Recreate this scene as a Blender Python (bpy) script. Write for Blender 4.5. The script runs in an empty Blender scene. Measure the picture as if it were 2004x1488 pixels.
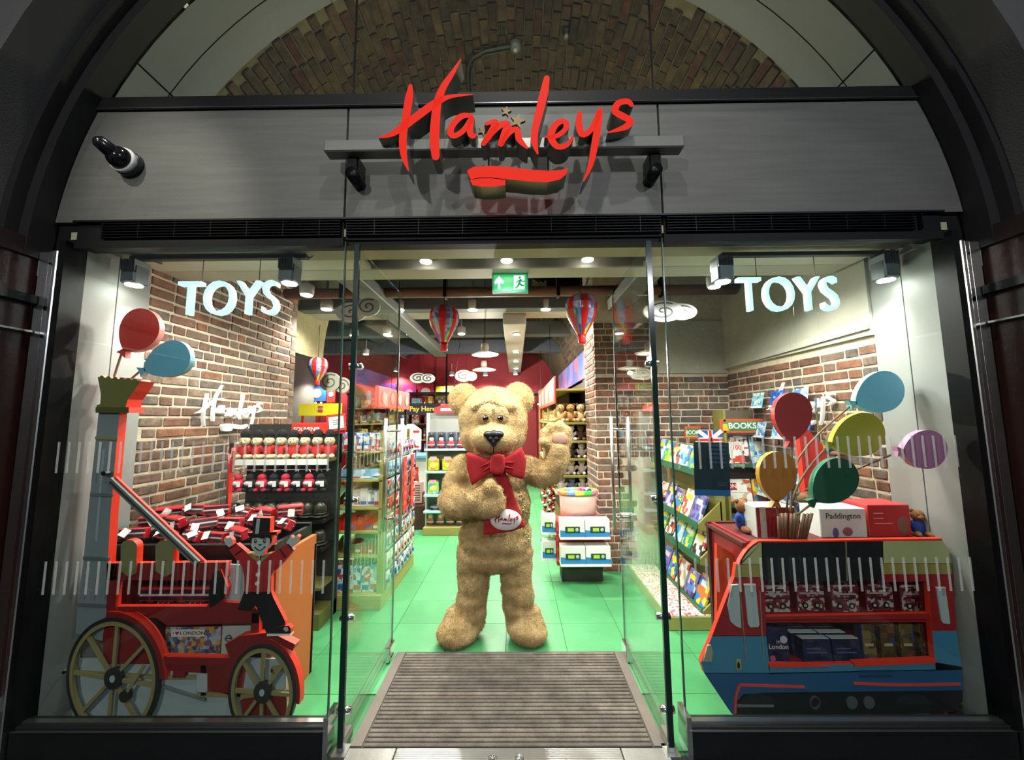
import bpy, math, random
import numpy as np
from mathutils import Matrix, Vector, Euler, noise as mnoise
random.seed(7)
SC = bpy.context.scene
COL = SC.collection
R = math.radians

# ------------------------------------------------------------------ camera
FPX = 750.0
CAM = Vector((0.05, -2.07, 1.65))
YAW, PITCH, ROLL = R(0.46), R(5.8), R(0.45)
cam_rot = (Matrix.Rotation(YAW, 3, 'Z') @ Matrix.Rotation(R(90) + PITCH, 3, 'X') @ Matrix.Rotation(-ROLL, 3, 'Z'))
cd = bpy.data.cameras.new('camera'); cam = bpy.data.objects.new('camera', cd)
COL.objects.link(cam); SC.camera = cam
cam.matrix_world = Matrix.Translation(CAM) @ cam_rot.to_4x4()
cd.sensor_width = 36; cd.lens = FPX / 2004 * 36; cd.clip_start = .02; cd.clip_end = 200
def P(px, py, Y):
    """point of the plane y = Y that the photograph shows at this pixel"""
    d = cam_rot @ Vector(((px - 1002) / FPX, -(py - 744) / FPX, -1))
    return CAM + d * ((Y - CAM.y) / d.y)
def PF(px, py, z=0.0):
    d = cam_rot @ Vector(((px - 1002) / FPX, -(py - 744) / FPX, -1))
    return CAM + d * ((z - CAM.z) / d.z)

# ------------------------------------------------------------------ world, exposure, lights
SC.view_settings.view_transform = 'Standard'; SC.view_settings.look = 'None'
SC.view_settings.gamma = 1; SC.view_settings.use_curve_mapping = False
SC.view_settings.exposure = 0.9
w = bpy.data.worlds.new('night'); SC.world = w; w.use_nodes = True
w.node_tree.nodes['Background'].inputs[0].default_value = (.30, .34, .40, 1)
w.node_tree.nodes['Background'].inputs[1].default_value = .17
cy = SC.cycles
cy.use_denoising = True; cy.max_bounces = 6; cy.diffuse_bounces = 3; cy.glossy_bounces = 3; cy.use_adaptive_sampling = True; cy.adaptive_threshold = .04; cy.adaptive_min_samples = 16
cy.transmission_bounces = 4; cy.transparent_max_bounces = 18; cy.sample_clamp_indirect = 4.0
cy.caustics_reflective = False; cy.caustics_refractive = False
def lamp(name, kind, loc, energy, color=(1, 1, 1), target=None, size=.1, spot=60, blend=.4):
    l = bpy.data.lights.new(name, kind); l.energy = energy; l.color = color
    if kind == 'AREA': l.size = size
    else: l.shadow_soft_size = size
    if kind == 'SPOT': l.spot_size = R(spot); l.spot_blend = blend
    o = bpy.data.objects.new(name, l); COL.objects.link(o); o.location = loc
    if target is not None:
        o.rotation_euler = (Vector(target) - Vector(loc)).to_track_quat('-Z', 'Y').to_euler()
    return o
# exterior lights: spots high in front of the arch, then two added fills
lamp('exterior_light', 'SPOT', (.05, -1.15, 8.2), 350, (1, .98, .92), (0, 0, 3.0), .07, 62, .5)
lamp('exterior_light', 'SPOT', (.1, -1.9, 5.15), 70, (1, .97, .90), (0, 0, 2.95), .05, 72, .55)
lamp('exterior_light', 'SPOT', (-3.0, -3.4, 5.6), 260, (1, .95, .80), (-1.95, 0, 2.92), .08, 15, .9)
lamp('exterior_light', 'POINT', (2.6, -5.5, 4.2), 200, (.90, .92, 1), None, .12)  # added fill for the display fronts and bear, not a known lamp
lamp('exterior_light', 'POINT', (-2.2, -5.5, 4.2), 225, (1, .97, .92), None, .12)  # second added fill from the left, likewise no known lamp

# ------------------------------------------------------------------ materials
def lin(c):
    if isinstance(c, str):
        c = c.lstrip('#'); c = [int(c[i:i + 2], 16) / 255 for i in (0, 2, 4)]
    return tuple(x / 12.92 if x <= .04045 else ((x + .055) / 1.055) ** 2.4 for x in c[:3]) + (1,)
MATS = {}
def nt(name):
    m = bpy.data.materials.new(name); m.use_nodes = True; t = m.node_tree
    return m, t, t.nodes['Principled BSDF']
def node(t, kind, **kw):
    n = t.nodes.new(kind)
    for k, v in kw.items():
        if k.startswith('i_'):
            n.inputs[k[2:]].default_value = v
        else: setattr(n, k, v)
    return n
def ramp(t, stops, const=False):
    r = t.nodes.new('ShaderNodeValToRGB')
    if const: r.color_ramp.interpolation = 'CONSTANT'
    el = r.color_ramp.elements
    while len(el) < len(stops): el.new(.5)
    for e, (p, c) in zip(el, stops): e.position = p; e.color = lin(c)
    return r
def mat(col, rough=.55, metal=0, var=.12, scale=6, bump=0, bscale=60, emit=0, stretch=None, coat=0, spec=.5):
    """plain colour with faint procedural mottling and optional fine relief"""
    key = (str(col), rough, metal, var, scale, bump, bscale, emit, str(stretch), coat, spec)
    if key in MATS: return MATS[key]
    m, t, b = nt('paint_' + str(col).lstrip('#')); L = t.links
    tc = node(t, 'ShaderNodeTexCoord'); src = tc.outputs['Object']
    if stretch:
        mp = node(t, 'ShaderNodeMapping'); mp.inputs['Scale'].default_value = stretch
        L.new(src, mp.inputs[0]); src = mp.outputs[0]
    nz = node(t, 'ShaderNodeTexNoise', i_Scale=scale, i_Detail=4.0); L.new(src, nz.inputs['Vector'])
    c = lin(col)
    mx = node(t, 'ShaderNodeMix', data_type='RGBA')
    mx.inputs[6].default_value = tuple(x * (1 - var) for x in c[:3]) + (1,)
    mx.inputs[7].default_value = tuple(min(1, x * (1 + var)) for x in c[:3]) + (1,)
    L.new(nz.outputs['Fac'], mx.inputs[0]); L.new(mx.outputs[2], b.inputs['Base Color'])
    b.inputs['Roughness'].default_value = rough; b.inputs['Metallic'].default_value = metal
    b.inputs['Coat Weight'].default_value = coat; b.inputs['Specular IOR Level'].default_value = spec
    if bump:
        n2 = node(t, 'ShaderNodeTexNoise', i_Scale=bscale, i_Detail=5.0); L.new(src, n2.inputs['Vector'])
        bp = node(t, 'ShaderNodeBump', i_Strength=bump, i_Distance=.01)
        L.new(n2.outputs['Fac'], bp.inputs['Height']); L.new(bp.outputs[0], b.inputs['Normal'])
    if emit:
        b.inputs['Emission Color'].default_value = c; b.inputs['Emission Strength'].default_value = emit
    MATS[key] = m; return m
def rnd(name, cols, rough=.7, scale=8, bump=.3, bscale=40, mottle=.35):
    """colour picked per object from a list, with mottling: bricks, tiles, books"""
    if name in MATS: return MATS[name]
    m, t, b = nt(name); L = t.links
    oi = node(t, 'ShaderNodeObjectInfo')
    rp = ramp(t, [(i / len(cols), c) for i, c in enumerate(cols)], True); L.new(oi.outputs['Random'], rp.inputs[0])
    tc = node(t, 'ShaderNodeTexCoord')
    ad = node(t, 'ShaderNodeVectorMath', operation='ADD'); L.new(tc.outputs['Object'], ad.inputs[0]); L.new(oi.outputs['Location'], ad.inputs[1])
    nz = node(t, 'ShaderNodeTexNoise', i_Scale=scale, i_Detail=6.0, i_Roughness=.65); L.new(ad.outputs[0], nz.inputs['Vector'])
    hs = node(t, 'ShaderNodeMix', data_type='RGBA', blend_type='MULTIPLY'); hs.inputs[0].default_value = 1
    g = ramp(t, [(.25, (1 - mottle,) * 3), (.75, (1, 1, 1))]); L.new(nz.outputs['Fac'], g.inputs[0])
    L.new(rp.outputs[0], hs.inputs[6]); L.new(g.outputs[0], hs.inputs[7]); L.new(hs.outputs[2], b.inputs['Base Color'])
    b.inputs['Roughness'].default_value = rough
    if bump:
        n2 = node(t, 'ShaderNodeTexNoise', i_Scale=bscale, i_Detail=6.0); L.new(ad.outputs[0], n2.inputs['Vector'])
        bp = node(t, 'ShaderNodeBump', i_Strength=bump, i_Distance=.008)
        L.new(n2.outputs['Fac'], bp.inputs['Height']); L.new(bp.outputs[0], b.inputs['Normal'])
    MATS[name] = m; return m
def prt(name, cols, scale=14, rough=.4, stripes=0):
    """printed packaging: blocks and blots of a few colours, different on every object"""
    if name in MATS: return MATS[name]
    m, t, b = nt(name); L = t.links
    oi = node(t, 'ShaderNodeObjectInfo'); tc = node(t, 'ShaderNodeTexCoord')
    ad = node(t, 'ShaderNodeVectorMath', operation='ADD'); L.new(tc.outputs['Object'], ad.inputs[0])
    sc = node(t, 'ShaderNodeVectorMath', operation='SCALE'); L.new(oi.outputs['Random'], sc.inputs['Scale']); sc.inputs[0].default_value = (7, 3, 5)
    L.new(sc.outputs[0], ad.inputs[1])
    v = node(t, 'ShaderNodeTexVoronoi', i_Scale=scale, distance='CHEBYCHEV'); L.new(ad.outputs[0], v.inputs['Vector'])
    sp = node(t, 'ShaderNodeSeparateColor'); L.new(v.outputs['Color'], sp.inputs[0])
    rp = ramp(t, [(i / len(cols), c) for i, c in enumerate(cols)], True); L.new(sp.outputs[0], rp.inputs[0])
    L.new(rp.outputs[0], b.inputs['Base Color']); b.inputs['Roughness'].default_value = rough
    MATS[name] = m; return m
def emis(col, s):
    key = ('em', str(col), s)
    if key in MATS: return MATS[key]
    m, t, b = nt('lit_' + str(col).lstrip('#'))
    b.inputs['Base Color'].default_value = lin(col); b.inputs['Emission Color'].default_value = lin(col)
    b.inputs['Emission Strength'].default_value = s; b.inputs['Roughness'].default_value = .4
    MATS[key] = m; return m
def glassmat(name, tint=(.93, .97, .95), refl=.045, rough=0.0):
    if name in MATS: return MATS[name]
    m, t, b = nt(name); L = t.links; t.nodes.remove(b)
    lw = node(t, 'ShaderNodeLayerWeight', i_Blend=.5)
    pw = node(t, 'ShaderNodeMath', operation='POWER'); pw.inputs[1].default_value = 5; L.new(lw.outputs['Facing'], pw.inputs[0])
    ma = node(t, 'ShaderNodeMath', operation='MULTIPLY_ADD'); ma.inputs[1].default_value = .85; ma.inputs[2].default_value = refl; L.new(pw.outputs[0], ma.inputs[0])
    tr = node(t, 'ShaderNodeBsdfTransparent'); tr.inputs[0].default_value = tint + (1,)
    gl = node(t, 'ShaderNodeBsdfGlossy', i_Roughness=rough)
    mx = node(t, 'ShaderNodeMixShader'); L.new(ma.outputs[0], mx.inputs[0]); L.new(tr.outputs[0], mx.inputs[1]); L.new(gl.outputs[0], mx.inputs[2])
    L.new(mx.outputs[0], t.nodes['Material Output'].inputs[0])
    MATS[name] = m; return m
def frostmat():
    if 'frost' in MATS: return MATS['frost']
    m, t, b = nt('frost'); L = t.links
    b.inputs['Base Color'].default_value = (.75, .76, .72, 1); b.inputs['Roughness'].default_value = .6
    tr = node(t, 'ShaderNodeBsdfTransparent'); mx = node(t, 'ShaderNodeMixShader'); mx.inputs[0].default_value = .3
    L.new(tr.outputs[0], mx.inputs[1]); L.new(b.outputs[0], mx.inputs[2]); L.new(mx.outputs[0], t.nodes['Material Output'].inputs[0])
    MATS['frost'] = m; return m
GLASS = glassmat('clear_glass'); CLEAR = glassmat('thin_plastic', (.97, .98, .98), .06)
BRICK = rnd('brick_clay', ['#9b7d6c', '#8f6d5d', '#a58872', '#806f66', '#a8735c', '#8d7464', '#a08876', '#ab7659', '#876250', '#987e6e', '#82736a', '#9b705b'], .85, 14, .5, 50, .45)
BRICKV = rnd('brick_vault', ['#7a6646', '#6b593c', '#846c48', '#7c5238', '#6a5c40', '#75623c', '#8a6e4a', '#66523a'], .9, 10, .5, 40, .5)  # darker, more olive brick tones used on the vault
MORTAR = mat('#dacdb6', .95, var=.25, scale=20, bump=.6, bscale=90)
MORTARV = mat('#8f8560', .95, var=.3, scale=14, bump=.6, bscale=70)
STEEL = mat('#c9ccc8', .28, 1, .08, 4, stretch=(1, 1, 30))
CHROME = mat('#dfe2e2', .12, 1, .04)
BLACK = mat('#0a0b0c', .6, 0, .2, spec=.25)
BLACKM = mat('#101113', .4, .3, .2, spec=.3)
WHITE = mat('#e9e9e6', .5, 0, .03)
RED = mat('#c8201f', .45, 0, .06)

# ------------------------------------------------------------------ mesh building
class MB:
    def __init__(s, o=(0, 0, 0)):
        s.v = []; s.f = []; s.m = []; s.o = Vector(o)
    def add(s, vs, fs, mi=0):
        b = len(s.v); s.v += [tuple(v) for v in vs]
        s.f += [tuple(i + b for i in f) for f in fs]; s.m += [mi] * len(fs); return s
    def box(s, x0, x1, y0, y1, z0, z1, mi=0, c=0):
        if c <= 0:
            vs = [(x, y, z) for x in (x0, x1) for y in (y0, y1) for z in (z0, z1)]
            fs = [(0, 1, 3, 2), (4, 6, 7, 5), (0, 4, 5, 1), (2, 3, 7, 6), (0, 2, 6, 4), (1, 5, 7, 3)]
            return s.add(vs, fs, mi)
        X, Y, Z = (x0, x1), (y0, y1), (z0, z1); vs = []; idx = {}
        for i in (0, 1):
            for j in (0, 1):
                for k in (0, 1):
                    sx, sy, sz = (1 - 2 * i) * c, (1 - 2 * j) * c, (1 - 2 * k) * c
                    for a in range(3):
                        idx[i, j, k, a] = len(vs)
                        vs.append((X[i] + (0 if a == 0 else sx), Y[j] + (0 if a == 1 else sy), Z[k] + (0 if a == 2 else sz)))
        fs = []
        for i in (0, 1):
            fs.append([idx[i, 0, 0, 0], idx[i, 1, 0, 0], idx[i, 1, 1, 0], idx[i, 0, 1, 0]])
            fs.append([idx[0, i, 0, 1], idx[1, i, 0, 1], idx[1, i, 1, 1], idx[0, i, 1, 1]])
            fs.append([idx[0, 0, i, 2], idx[1, 0, i, 2], idx[1, 1, i, 2], idx[0, 1, i, 2]])
            for j in (0, 1):
                fs.append([idx[i, j, 0, 0], idx[i, j, 1, 0], idx[i, j, 1, 1], idx[i, j, 0, 1]])
                fs.append([idx[i, 0, j, 0], idx[i, 1, j, 0], idx[i, 1, j, 2], idx[i, 0, j, 2]])
                fs.append([idx[0, i, j, 1], idx[1, i, j, 1], idx[1, i, j, 2], idx[0, i, j, 2]])
                for k in (0, 1): fs.append([idx[i, j, k, 0], idx[i, j, k, 1], idx[i, j, k, 2]])
        return s.add(vs, fs, mi)
    def prism(s, pts, y0, y1, mi=0, side=None, ax='y'):
        """outline in XZ extruded along y (front y0)"""
        n = len(pts)
        if ax == 'y': vs = [(p[0], y0, p[1]) for p in pts] + [(p[0], y1, p[1]) for p in pts]
        elif ax == 'x': vs = [(y0, p[0], p[1]) for p in pts] + [(y1, p[0], p[1]) for p in pts]
        else: vs = [(p[0], p[1], y0) for p in pts] + [(p[0], p[1], y1) for p in pts]
        s.add(vs, [], mi); b = len(s.v) - 2 * n
        s.f += [tuple(b + i for i in range(n)), tuple(b + n + i for i in reversed(range(n)))]; s.m += [mi, mi]
        sd = mi if side is None else side
        for i in range(n):
            j = (i + 1) % n; s.f.append((b + i, b + n + i, b + n + j, b + j)); s.m.append(sd)
        return s
    def stroke(s, pts, y0, y1, mi=0, side=None, sub=5, cap=True):
        """brush stroke (x, z, width) with smooth curve, extruded along y"""
        q = catmull(pts, sub); L = []; Rr = []
        for i, p in enumerate(q):
            a = q[max(0, i - 1)]; b = q[min(len(q) - 1, i + 1)]
            dx, dz = b[0] - a[0], b[1] - a[1]; l = math.hypot(dx, dz) or 1
            nx, nz, h = -dz / l, dx / l, p[2] / 2
            L.append((p[0] + nx * h, p[1] + nz * h)); Rr.append((p[0] - nx * h, p[1] - nz * h))
        if cap:
            def arc(c, fr, sgn):
                a0 = math.atan2(fr[1] - c[1], fr[0] - c[0]); h = c[2] / 2
                return [(c[0] + h * math.cos(a0 + sgn * math.pi * k / 4), c[1] + h * math.sin(a0 + sgn * math.pi * k / 4)) for k in (1, 2, 3)]
            A = arc(q[0], L[0], 1); B = arc(q[-1], Rr[-1], 1)
        n = len(q); sd = mi if side is None else side
        b = len(s.v)
        s.v += [(p[0], y0, p[1]) for p in L] + [(p[0], y0, p[1]) for p in Rr] + [(p[0], y1, p[1]) for p in L] + [(p[0], y1, p[1]) for p in Rr]
        for i in range(n - 1):
            for f, k in (((i, n + i, n + i + 1, i + 1), mi), ((2 * n + i, 2 * n + i + 1, 3 * n + i + 1, 3 * n + i), sd),
                         ((i, i + 1, 2 * n + i + 1, 2 * n + i), sd), ((n + i, 3 * n + i, 3 * n + i + 1, n + i + 1), sd)):
                s.f.append(tuple(b + x for x in f)); s.m.append(k)
        if cap:
            for poly in ([L[0]] + A + [Rr[0]], [Rr[-1]] + B + [L[-1]]): s.prism(poly, y0, y1, mi, sd)
        else:
            for f in ((0, 2 * n, 3 * n, n), (n - 1, 2 * n - 1, 4 * n - 1, 3 * n - 1)): s.f.append(tuple(b + x for x in f)); s.m.append(sd)
        return s
    def tube(s, pts, r, n=8, mi=0, close=False):
        pts = [Vector(p) for p in pts]; rs = r if isinstance(r, (list, tuple)) else [r] * len(pts)
        b = len(s.v); N = len(pts); up = Vector((0, 0, 1))
        for i, p in enumerate(pts):
            a = pts[i - 1] if (i or close) else p; c = pts[(i + 1) % N] if (i < N - 1 or close) else p
            t = (c - a).normalized(); u = t.cross(up)
            if u.length < .05: u = t.cross(Vector((1, 0, 0)))
            u.normalize(); w_ = t.cross(u)
            for k in range(n):
                an = 2 * math.pi * k / n; s.v.append(tuple(p + (u * math.cos(an) + w_ * math.sin(an)) * rs[i]))
        for i in range(N if close else N - 1):
            j = (i + 1) % N
            for k in range(n):
                l = (k + 1) % n; s.f.append((b + i * n + k, b + i * n + l, b + j * n + l, b + j * n + k)); s.m.append(mi)
        if not close:
            s.f += [tuple(b + k for k in reversed(range(n))), tuple(b + (N - 1) * n + k for k in range(n))]; s.m += [mi, mi]
        return s
    def lathe(s, prof, n=16, c=(0, 0, 0), ax='z', mi=0, sx=1, sy=1):
        b = len(s.v); N = len(prof)
        for r_, h in prof:
            for k in range(n):
                a = 2 * math.pi * k / n; x, y = r_ * math.cos(a) * sx, r_ * math.sin(a) * sy
                p = (x, y, h) if ax == 'z' else ((x, h, y) if ax == 'y' else (h, x, y))
                s.v.append((c[0] + p[0], c[1] + p[1], c[2] + p[2]))
        for i in range(N - 1):
            for k in range(n):
                l = (k + 1) % n; s.f.append((b + i * n + k, b + i * n + l, b + (i + 1) * n + l, b + (i + 1) * n + k)); s.m.append(mi)
        s.f += [tuple(b + k for k in reversed(range(n))), tuple(b + (N - 1) * n + k for k in range(n))]; s.m += [mi, mi]
        return s
    def ell(s, c, r, nu=12, nv=8, mi=0, rot=None):
        r = r if isinstance(r, (tuple, list)) else (r, r, r); b = len(s.v); c = Vector(c)
        M = Euler(rot).to_matrix() if rot else None
        def put(x, y, z):
            p = Vector((x * r[0], y * r[1], z * r[2])); p = M @ p if M else p; s.v.append(tuple(c + p))
        put(0, 0, -1)
        for i in range(1, nv):
            t = math.pi * i / nv
            for k in range(nu):
                a = 2 * math.pi * k / nu; put(math.sin(t) * math.cos(a), math.sin(t) * math.sin(a), -math.cos(t))
        put(0, 0, 1); top = len(s.v) - 1
        for k in range(nu):
            l = (k + 1) % nu; s.f.append((b, b + 1 + l, b + 1 + k)); s.f.append((top, top - nu + k, top - nu + l)); s.m += [mi, mi]
            for i in range(nv - 2):
                q = b + 1 + i * nu; s.f.append((q + k, q + l, q + nu + l, q + nu + k)); s.m.append(mi)
        return s
    def cyl(s, p, q, r, n=12, mi=0): return s.tube([p, q], r, n, mi)
    def mesh(s, name, mats, smooth=False):
        me = bpy.data.meshes.new(name); o = s.o
        me.from_pydata([(v[0] - o.x, v[1] - o.y, v[2] - o.z) for v in s.v], [], s.f)
        mats = mats if isinstance(mats, (list, tuple)) else [mats]
        for m in mats: me.materials.append(m)
        if len(mats) > 1: me.polygons.foreach_set('material_index', s.m)
        if smooth: me.polygons.foreach_set('use_smooth', [True] * len(me.polygons))
        me.update(); return me
    def build(s, name, mats, parent=None, smooth=False, loc=None):
        ob = bpy.data.objects.new(name, s.mesh(name, mats, smooth)); COL.objects.link(ob)
        if parent is not None: ob.parent = parent
        if loc is not None: ob.location = loc
        return ob
def catmull(pts, sub=5):
    if len(pts) < 3: return [tuple(p) for p in pts]
    out = []; n = len(pts)
    for i in range(n - 1):
        p0, p1, p2, p3 = pts[max(0, i - 1)], pts[i], pts[i + 1], pts[min(n - 1, i + 2)]
        for k in range(sub):
            t = k / sub
            out.append(tuple(.5 * (2 * b + (c - a) * t + (2 * a - 5 * b + 4 * c - d) * t * t + (-a + 3 * b - 3 * c + d) * t ** 3)
                             for a, b, c, d in zip(p0, p1, p2, p3)))
    out.append(tuple(pts[-1])); return out
def tag(o, label=None, cat=None, group=None, kind=None):
    if label: o['label'] = label
    if cat: o['category'] = cat
    if group: o['group'] = group
    if kind: o['kind'] = kind
    return o
def thing(name, label, cat, loc=(0, 0, 0), group=None, rz=0):
    o = bpy.data.objects.new(name, None); COL.objects.link(o); o.location = loc; o.rotation_euler.z = rz
    o.empty_display_size = .05
    return tag(o, label, cat, group)
def struct(name, mb, mats, smooth=False, label=None):
    return tag(mb.build(name, mats, None, smooth), label, None, None, 'structure')
def inst(name, me, parent=None, loc=(0, 0, 0), rot=(0, 0, 0), scl=None):
    o = bpy.data.objects.new(name, me); COL.objects.link(o)
    if parent is not None: o.parent = parent
    o.location = loc; o.rotation_euler = rot
    if scl: o.scale = scl
    return o
def copy_tree(o, parent=None, loc=None, rz=None, label=None):
    c = o.copy(); COL.objects.link(c)
    if parent is not None: c.parent = parent
    if loc is not None: c.location = loc
    if rz is not None: c.rotation_euler.z = rz
    if label: c['label'] = label
    for ch in list(o.children): copy_tree(ch, c)
    return c
ORD = ['leftmost', 'second', 'third', 'fourth', 'fifth', 'sixth', 'seventh', 'eighth', 'ninth', 'tenth', 'eleventh', 'twelfth', 'thirteenth', 'fourteenth', 'fifteenth', 'sixteenth']
TXT = {}
def textmesh(s, ext=.002, m=WHITE, bold=0.0, spacing=1.0):
    """lettering as a mesh of height about 0.7, centred"""
    k = (s, ext, m.name, bold, spacing)
    if k in TXT: return TXT[k]
    cu = bpy.data.curves.new('lettering', 'FONT'); cu.body = s; cu.extrude = ext; cu.offset = bold
    cu.align_x = 'CENTER'; cu.align_y = 'CENTER'; cu.space_character = spacing; cu.resolution_u = 4
    ob = bpy.data.objects.new('lettering', cu); COL.objects.link(ob)
    dg = bpy.context.evaluated_depsgraph_get(); me = bpy.data.meshes.new_from_object(ob.evaluated_get(dg))
    bpy.data.objects.remove(ob); bpy.data.curves.remove(cu)
    me.materials.clear(); me.materials.append(m); TXT[k] = me; return me
def text(s, parent, loc, size, m=WHITE, name='lettering', rz=0, ext=.02, bold=0.0, tilt=0, sx=1, spacing=1.0):
    me = textmesh(s, ext, m, bold, spacing)
    o = inst(name, me, parent, loc, (R(90) + tilt, 0, rz), (size * sx, size, size)); return o

# ================================================================== STRUCTURE
AC, AR = 2.48, 2.60              # arch: centre height and radius
def arcpts(r, a0, a1, n, zc=AC):
    return [(r * math.cos(a0 + (a1 - a0) * i / n), zc + r * math.sin(a0 + (a1 - a0) * i / n)) for i in range(n + 1)]
def strip(mb, pa, pb, ya, yb, mi=0):
    """surface between two XZ polylines lying at ya and yb"""
    n = len(pa); b = len(mb.v)
    mb.v += [(p[0], ya, p[1]) for p in pa] + [(p[0], yb, p[1]) for p in pb]
    for i in range(n - 1): mb.f.append((b + i, b + i + 1, b + n + i + 1, b + n + i)); mb.m.append(mi)
    return mb
# pavement outside and slab below
PAVE = mat('#232425', .6, 0, .35, 9, .5, 80)
struct('pavement', MB().box(-6, 6, -6, -.001, -.12, -.004), PAVE)
# outer front wall with the arched opening (thick stone)
STONE = mat('#484847', .85, 0, .15, 3, .35, 120)
RY = -.36
mb = MB(); pin = [(2.66, -.1), (2.66, AC)] + arcpts(2.70, 0, math.pi, 40) + [(-2.66, AC), (-2.66, -.1)]
pout = []
for x, z in pin:
    a = math.atan2(z - 2.4, x); k = 1 / max(abs(math.cos(a)) / 7, abs(math.sin(a)) / 5.5); pout.append((math.cos(a) * k, 2.4 + math.sin(a) * k))
strip(mb, pin, pout, RY, RY); strip(mb, pin, pin, RY, 0.02)
struct('wall_front', mb, STONE, True)
# dark arch frame
mb = MB()
for r0, r1, y0, y1 in ((2.60, 2.72, -.10, .02), (2.655, 2.72, -.16, -.09)):
    pi_, po = arcpts(r0, R(2), R(178), 48), arcpts(r1, R(2), R(178), 48)
    strip(mb, pi_, po, y0, y0); strip(mb, pi_, pi_, y0, y1); strip(mb, po, po, y0, y1)
struct('trim_1', mb, mat('#151517', .55, .1, .15), True)
# rust-brown side panels of the reveal, with a dark rail
RUST = mat('#2c1009', .35, 0, .45, 2.2, .1, 30)
for sx, nm in ((-1, 'left'), (1, 'right')):
    w_ = struct('wall_reveal_' + nm, MB().box(*(sorted((sx * 2.62, sx * 2.68))), -1.2, -.02, .24, 2.56), RUST)
    MB().box(*sorted((sx * 2.575, sx * 2.622)), -1.2, -.04, 2.30, 2.345).build('rail', BLACKM, w_)
    MB().box(*sorted((sx * 2.58, sx * 2.622)), -1.2, -.04, 2.14, 2.15).build('rail', STEEL, w_)
    MB().box(*sorted((sx * 2.60, sx * 2.68)), -1.2, -.01, 2.56, 2.66).build('top_band', mat('#1d0d0a', .5), w_)
    MB().box(*sorted((sx * 2.50, sx * 2.70)), -1.2, -.03, -.01, .24, c=.01).build('stone_base', mat('#4e4f51', .8, 0, .25, 12, .4), w_)
# ---- fascia: three brushed panels, rail, louvres
BRUSH = mat('#62635f', .58, .45, .25, 2.2, .10, 40, stretch=(1, 1, 14))
fx = (-2.6, -.915, .895, 2.6)
fas = struct('wall_fascia', MB().box(-2.6, 2.6, .03, .10, 2.648, 3.56), BLACK)
for i in range(3):
    x0, x1 = fx[i] + .006, fx[i + 1] - .006
    # clip the outer corners to the arch
    if i == 1: pts = [(x0, 2.79), (x1, 2.79), (x1, 3.47), (x0, 3.47)]
    else:
        s = -1 if i == 0 else 1; xi = x1 if i == 0 else x0; rr = AR - .005
        a0, a1 = math.asin((2.79 - AC) / rr), math.asin((3.47 - AC) / rr)
        pts = [(xi, 2.79)] + [(s * rr * math.cos(a0 + (a1 - a0) * k / 8), AC + rr * math.sin(a0 + (a1 - a0) * k / 8)) for k in range(9)] + [(xi, 3.47)]
    MB().prism(pts, 0.0, .03).build('panel', BRUSH, fas)
    # louvre band: frame plus slats
    xa, xb = max(x0, -2.46), min(x1, 2.46)
    MB().box(xa, xb, .015, .04, 2.672, 2.785).build('louvre_back', BLACK, fas)
    for k in range(6): MB().box(xa + (.16 if i == 0 else .01), xb - (.16 if i == 2 else .01), -.012, .016, 2.69 + k * .0165, 2.694 + k * .0165).build('louvre_slat', BLACKM, fas)
    for k in range(7):
        xx = xa + .17 + k * (xb - xa - .3) / 6
        MB().box(xx, xx + .004, -.013, .016, 2.688, 2.78).build('louvre_divider', BLACKM, fas)
MB().box(-2.46, 2.46, -.014, .05, 2.785, 2.795).build('edge_bead', mat('#3a3b3d', .3, .8), fas)
MB().box(-2.45, -.91, -.012, .03, 2.628, 2.672).build('lower_band', BLACK, fas)
MB().box(.89, 2.45, -.012, .03, 2.628, 2.672).build('lower_band', BLACK, fas)
MB().box(-2.40, 2.40, -.012, .10, 3.475, 3.555).build('top_rail', BLACK, fas)
MB().box(-2.40, 2.40, -.015, -.010, 3.48, 3.487).build('rail_line', mat('#55575a', .3, .8), fas)
# ---- fanlight glass in three panes
g = MB()
win3 = tag(bpy.data.objects.new('window_3', None), None, None, None, 'structure'); COL.objects.link(win3)
def fanpane(x0, x1):
    pts = [(x0, 3.555), (x1, 3.555)]
    n = 14; top = [(x1 + (x0 - x1) * k / n) for k in range(n + 1)]
    return pts + [(x, AC + math.sqrt(max(.01, 2.6 ** 2 - x * x))) for x in top if AC + math.sqrt(max(.01, 2.6 ** 2 - x * x)) > 3.56]
for x0, x1 in ((-2.36, -.902), (-.898, .882), (.886, 2.36)): MB().prism(fanpane(x0, x1), .02, .032).build('pane', GLASS, win3)
for x in (-.9, .884): MB().box(x - .003, x + .003, .018, .034, 3.555, 4.9).build('joint', BLACK, win3)
# ---- white lining: vault ring panels and jamb panels
LIN = mat('#9b9c99', .6, 0, .05, 2)
lining = struct('wall_lining', strip(MB(), arcpts(2.63, 0, math.pi, 40), arcpts(2.63, 0, math.pi, 40), 0.03, .47), BLACK, True)
for ya, yb in ((.035, .25), (.257, .47)):
    for k in range(6):
        a0, a1 = R(2 + k * 29.4) + .002, R(2 + (k + 1) * 29.4) - .002
        strip(strip(MB(), arcpts(2.6, a0, a1, 8), arcpts(2.6, a0, a1, 8), ya, yb), arcpts(2.6, a0, a1, 8), arcpts(2.62, a0, a1, 8), yb, yb).build('panel', LIN, lining, True)
for sx, nm in ((-1, 'left'), (1, 'right')):
    wl = struct('wall_jamb_' + nm, MB().box(*sorted((sx * 2.46, sx * 2.5)), .02, .46, 0, 2.64), BLACK)
    for ya, yb in ((.03, .245), (.252, .46)): MB().box(*sorted((sx * 2.445, sx * 2.47)), ya, yb, 0.01, 2.69).build('panel', LIN, wl)
    MB().box(*sorted((sx * 2.38, sx * 2.45)), .1, .75, 0, .1).build('skirting', STEEL, wl)
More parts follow.
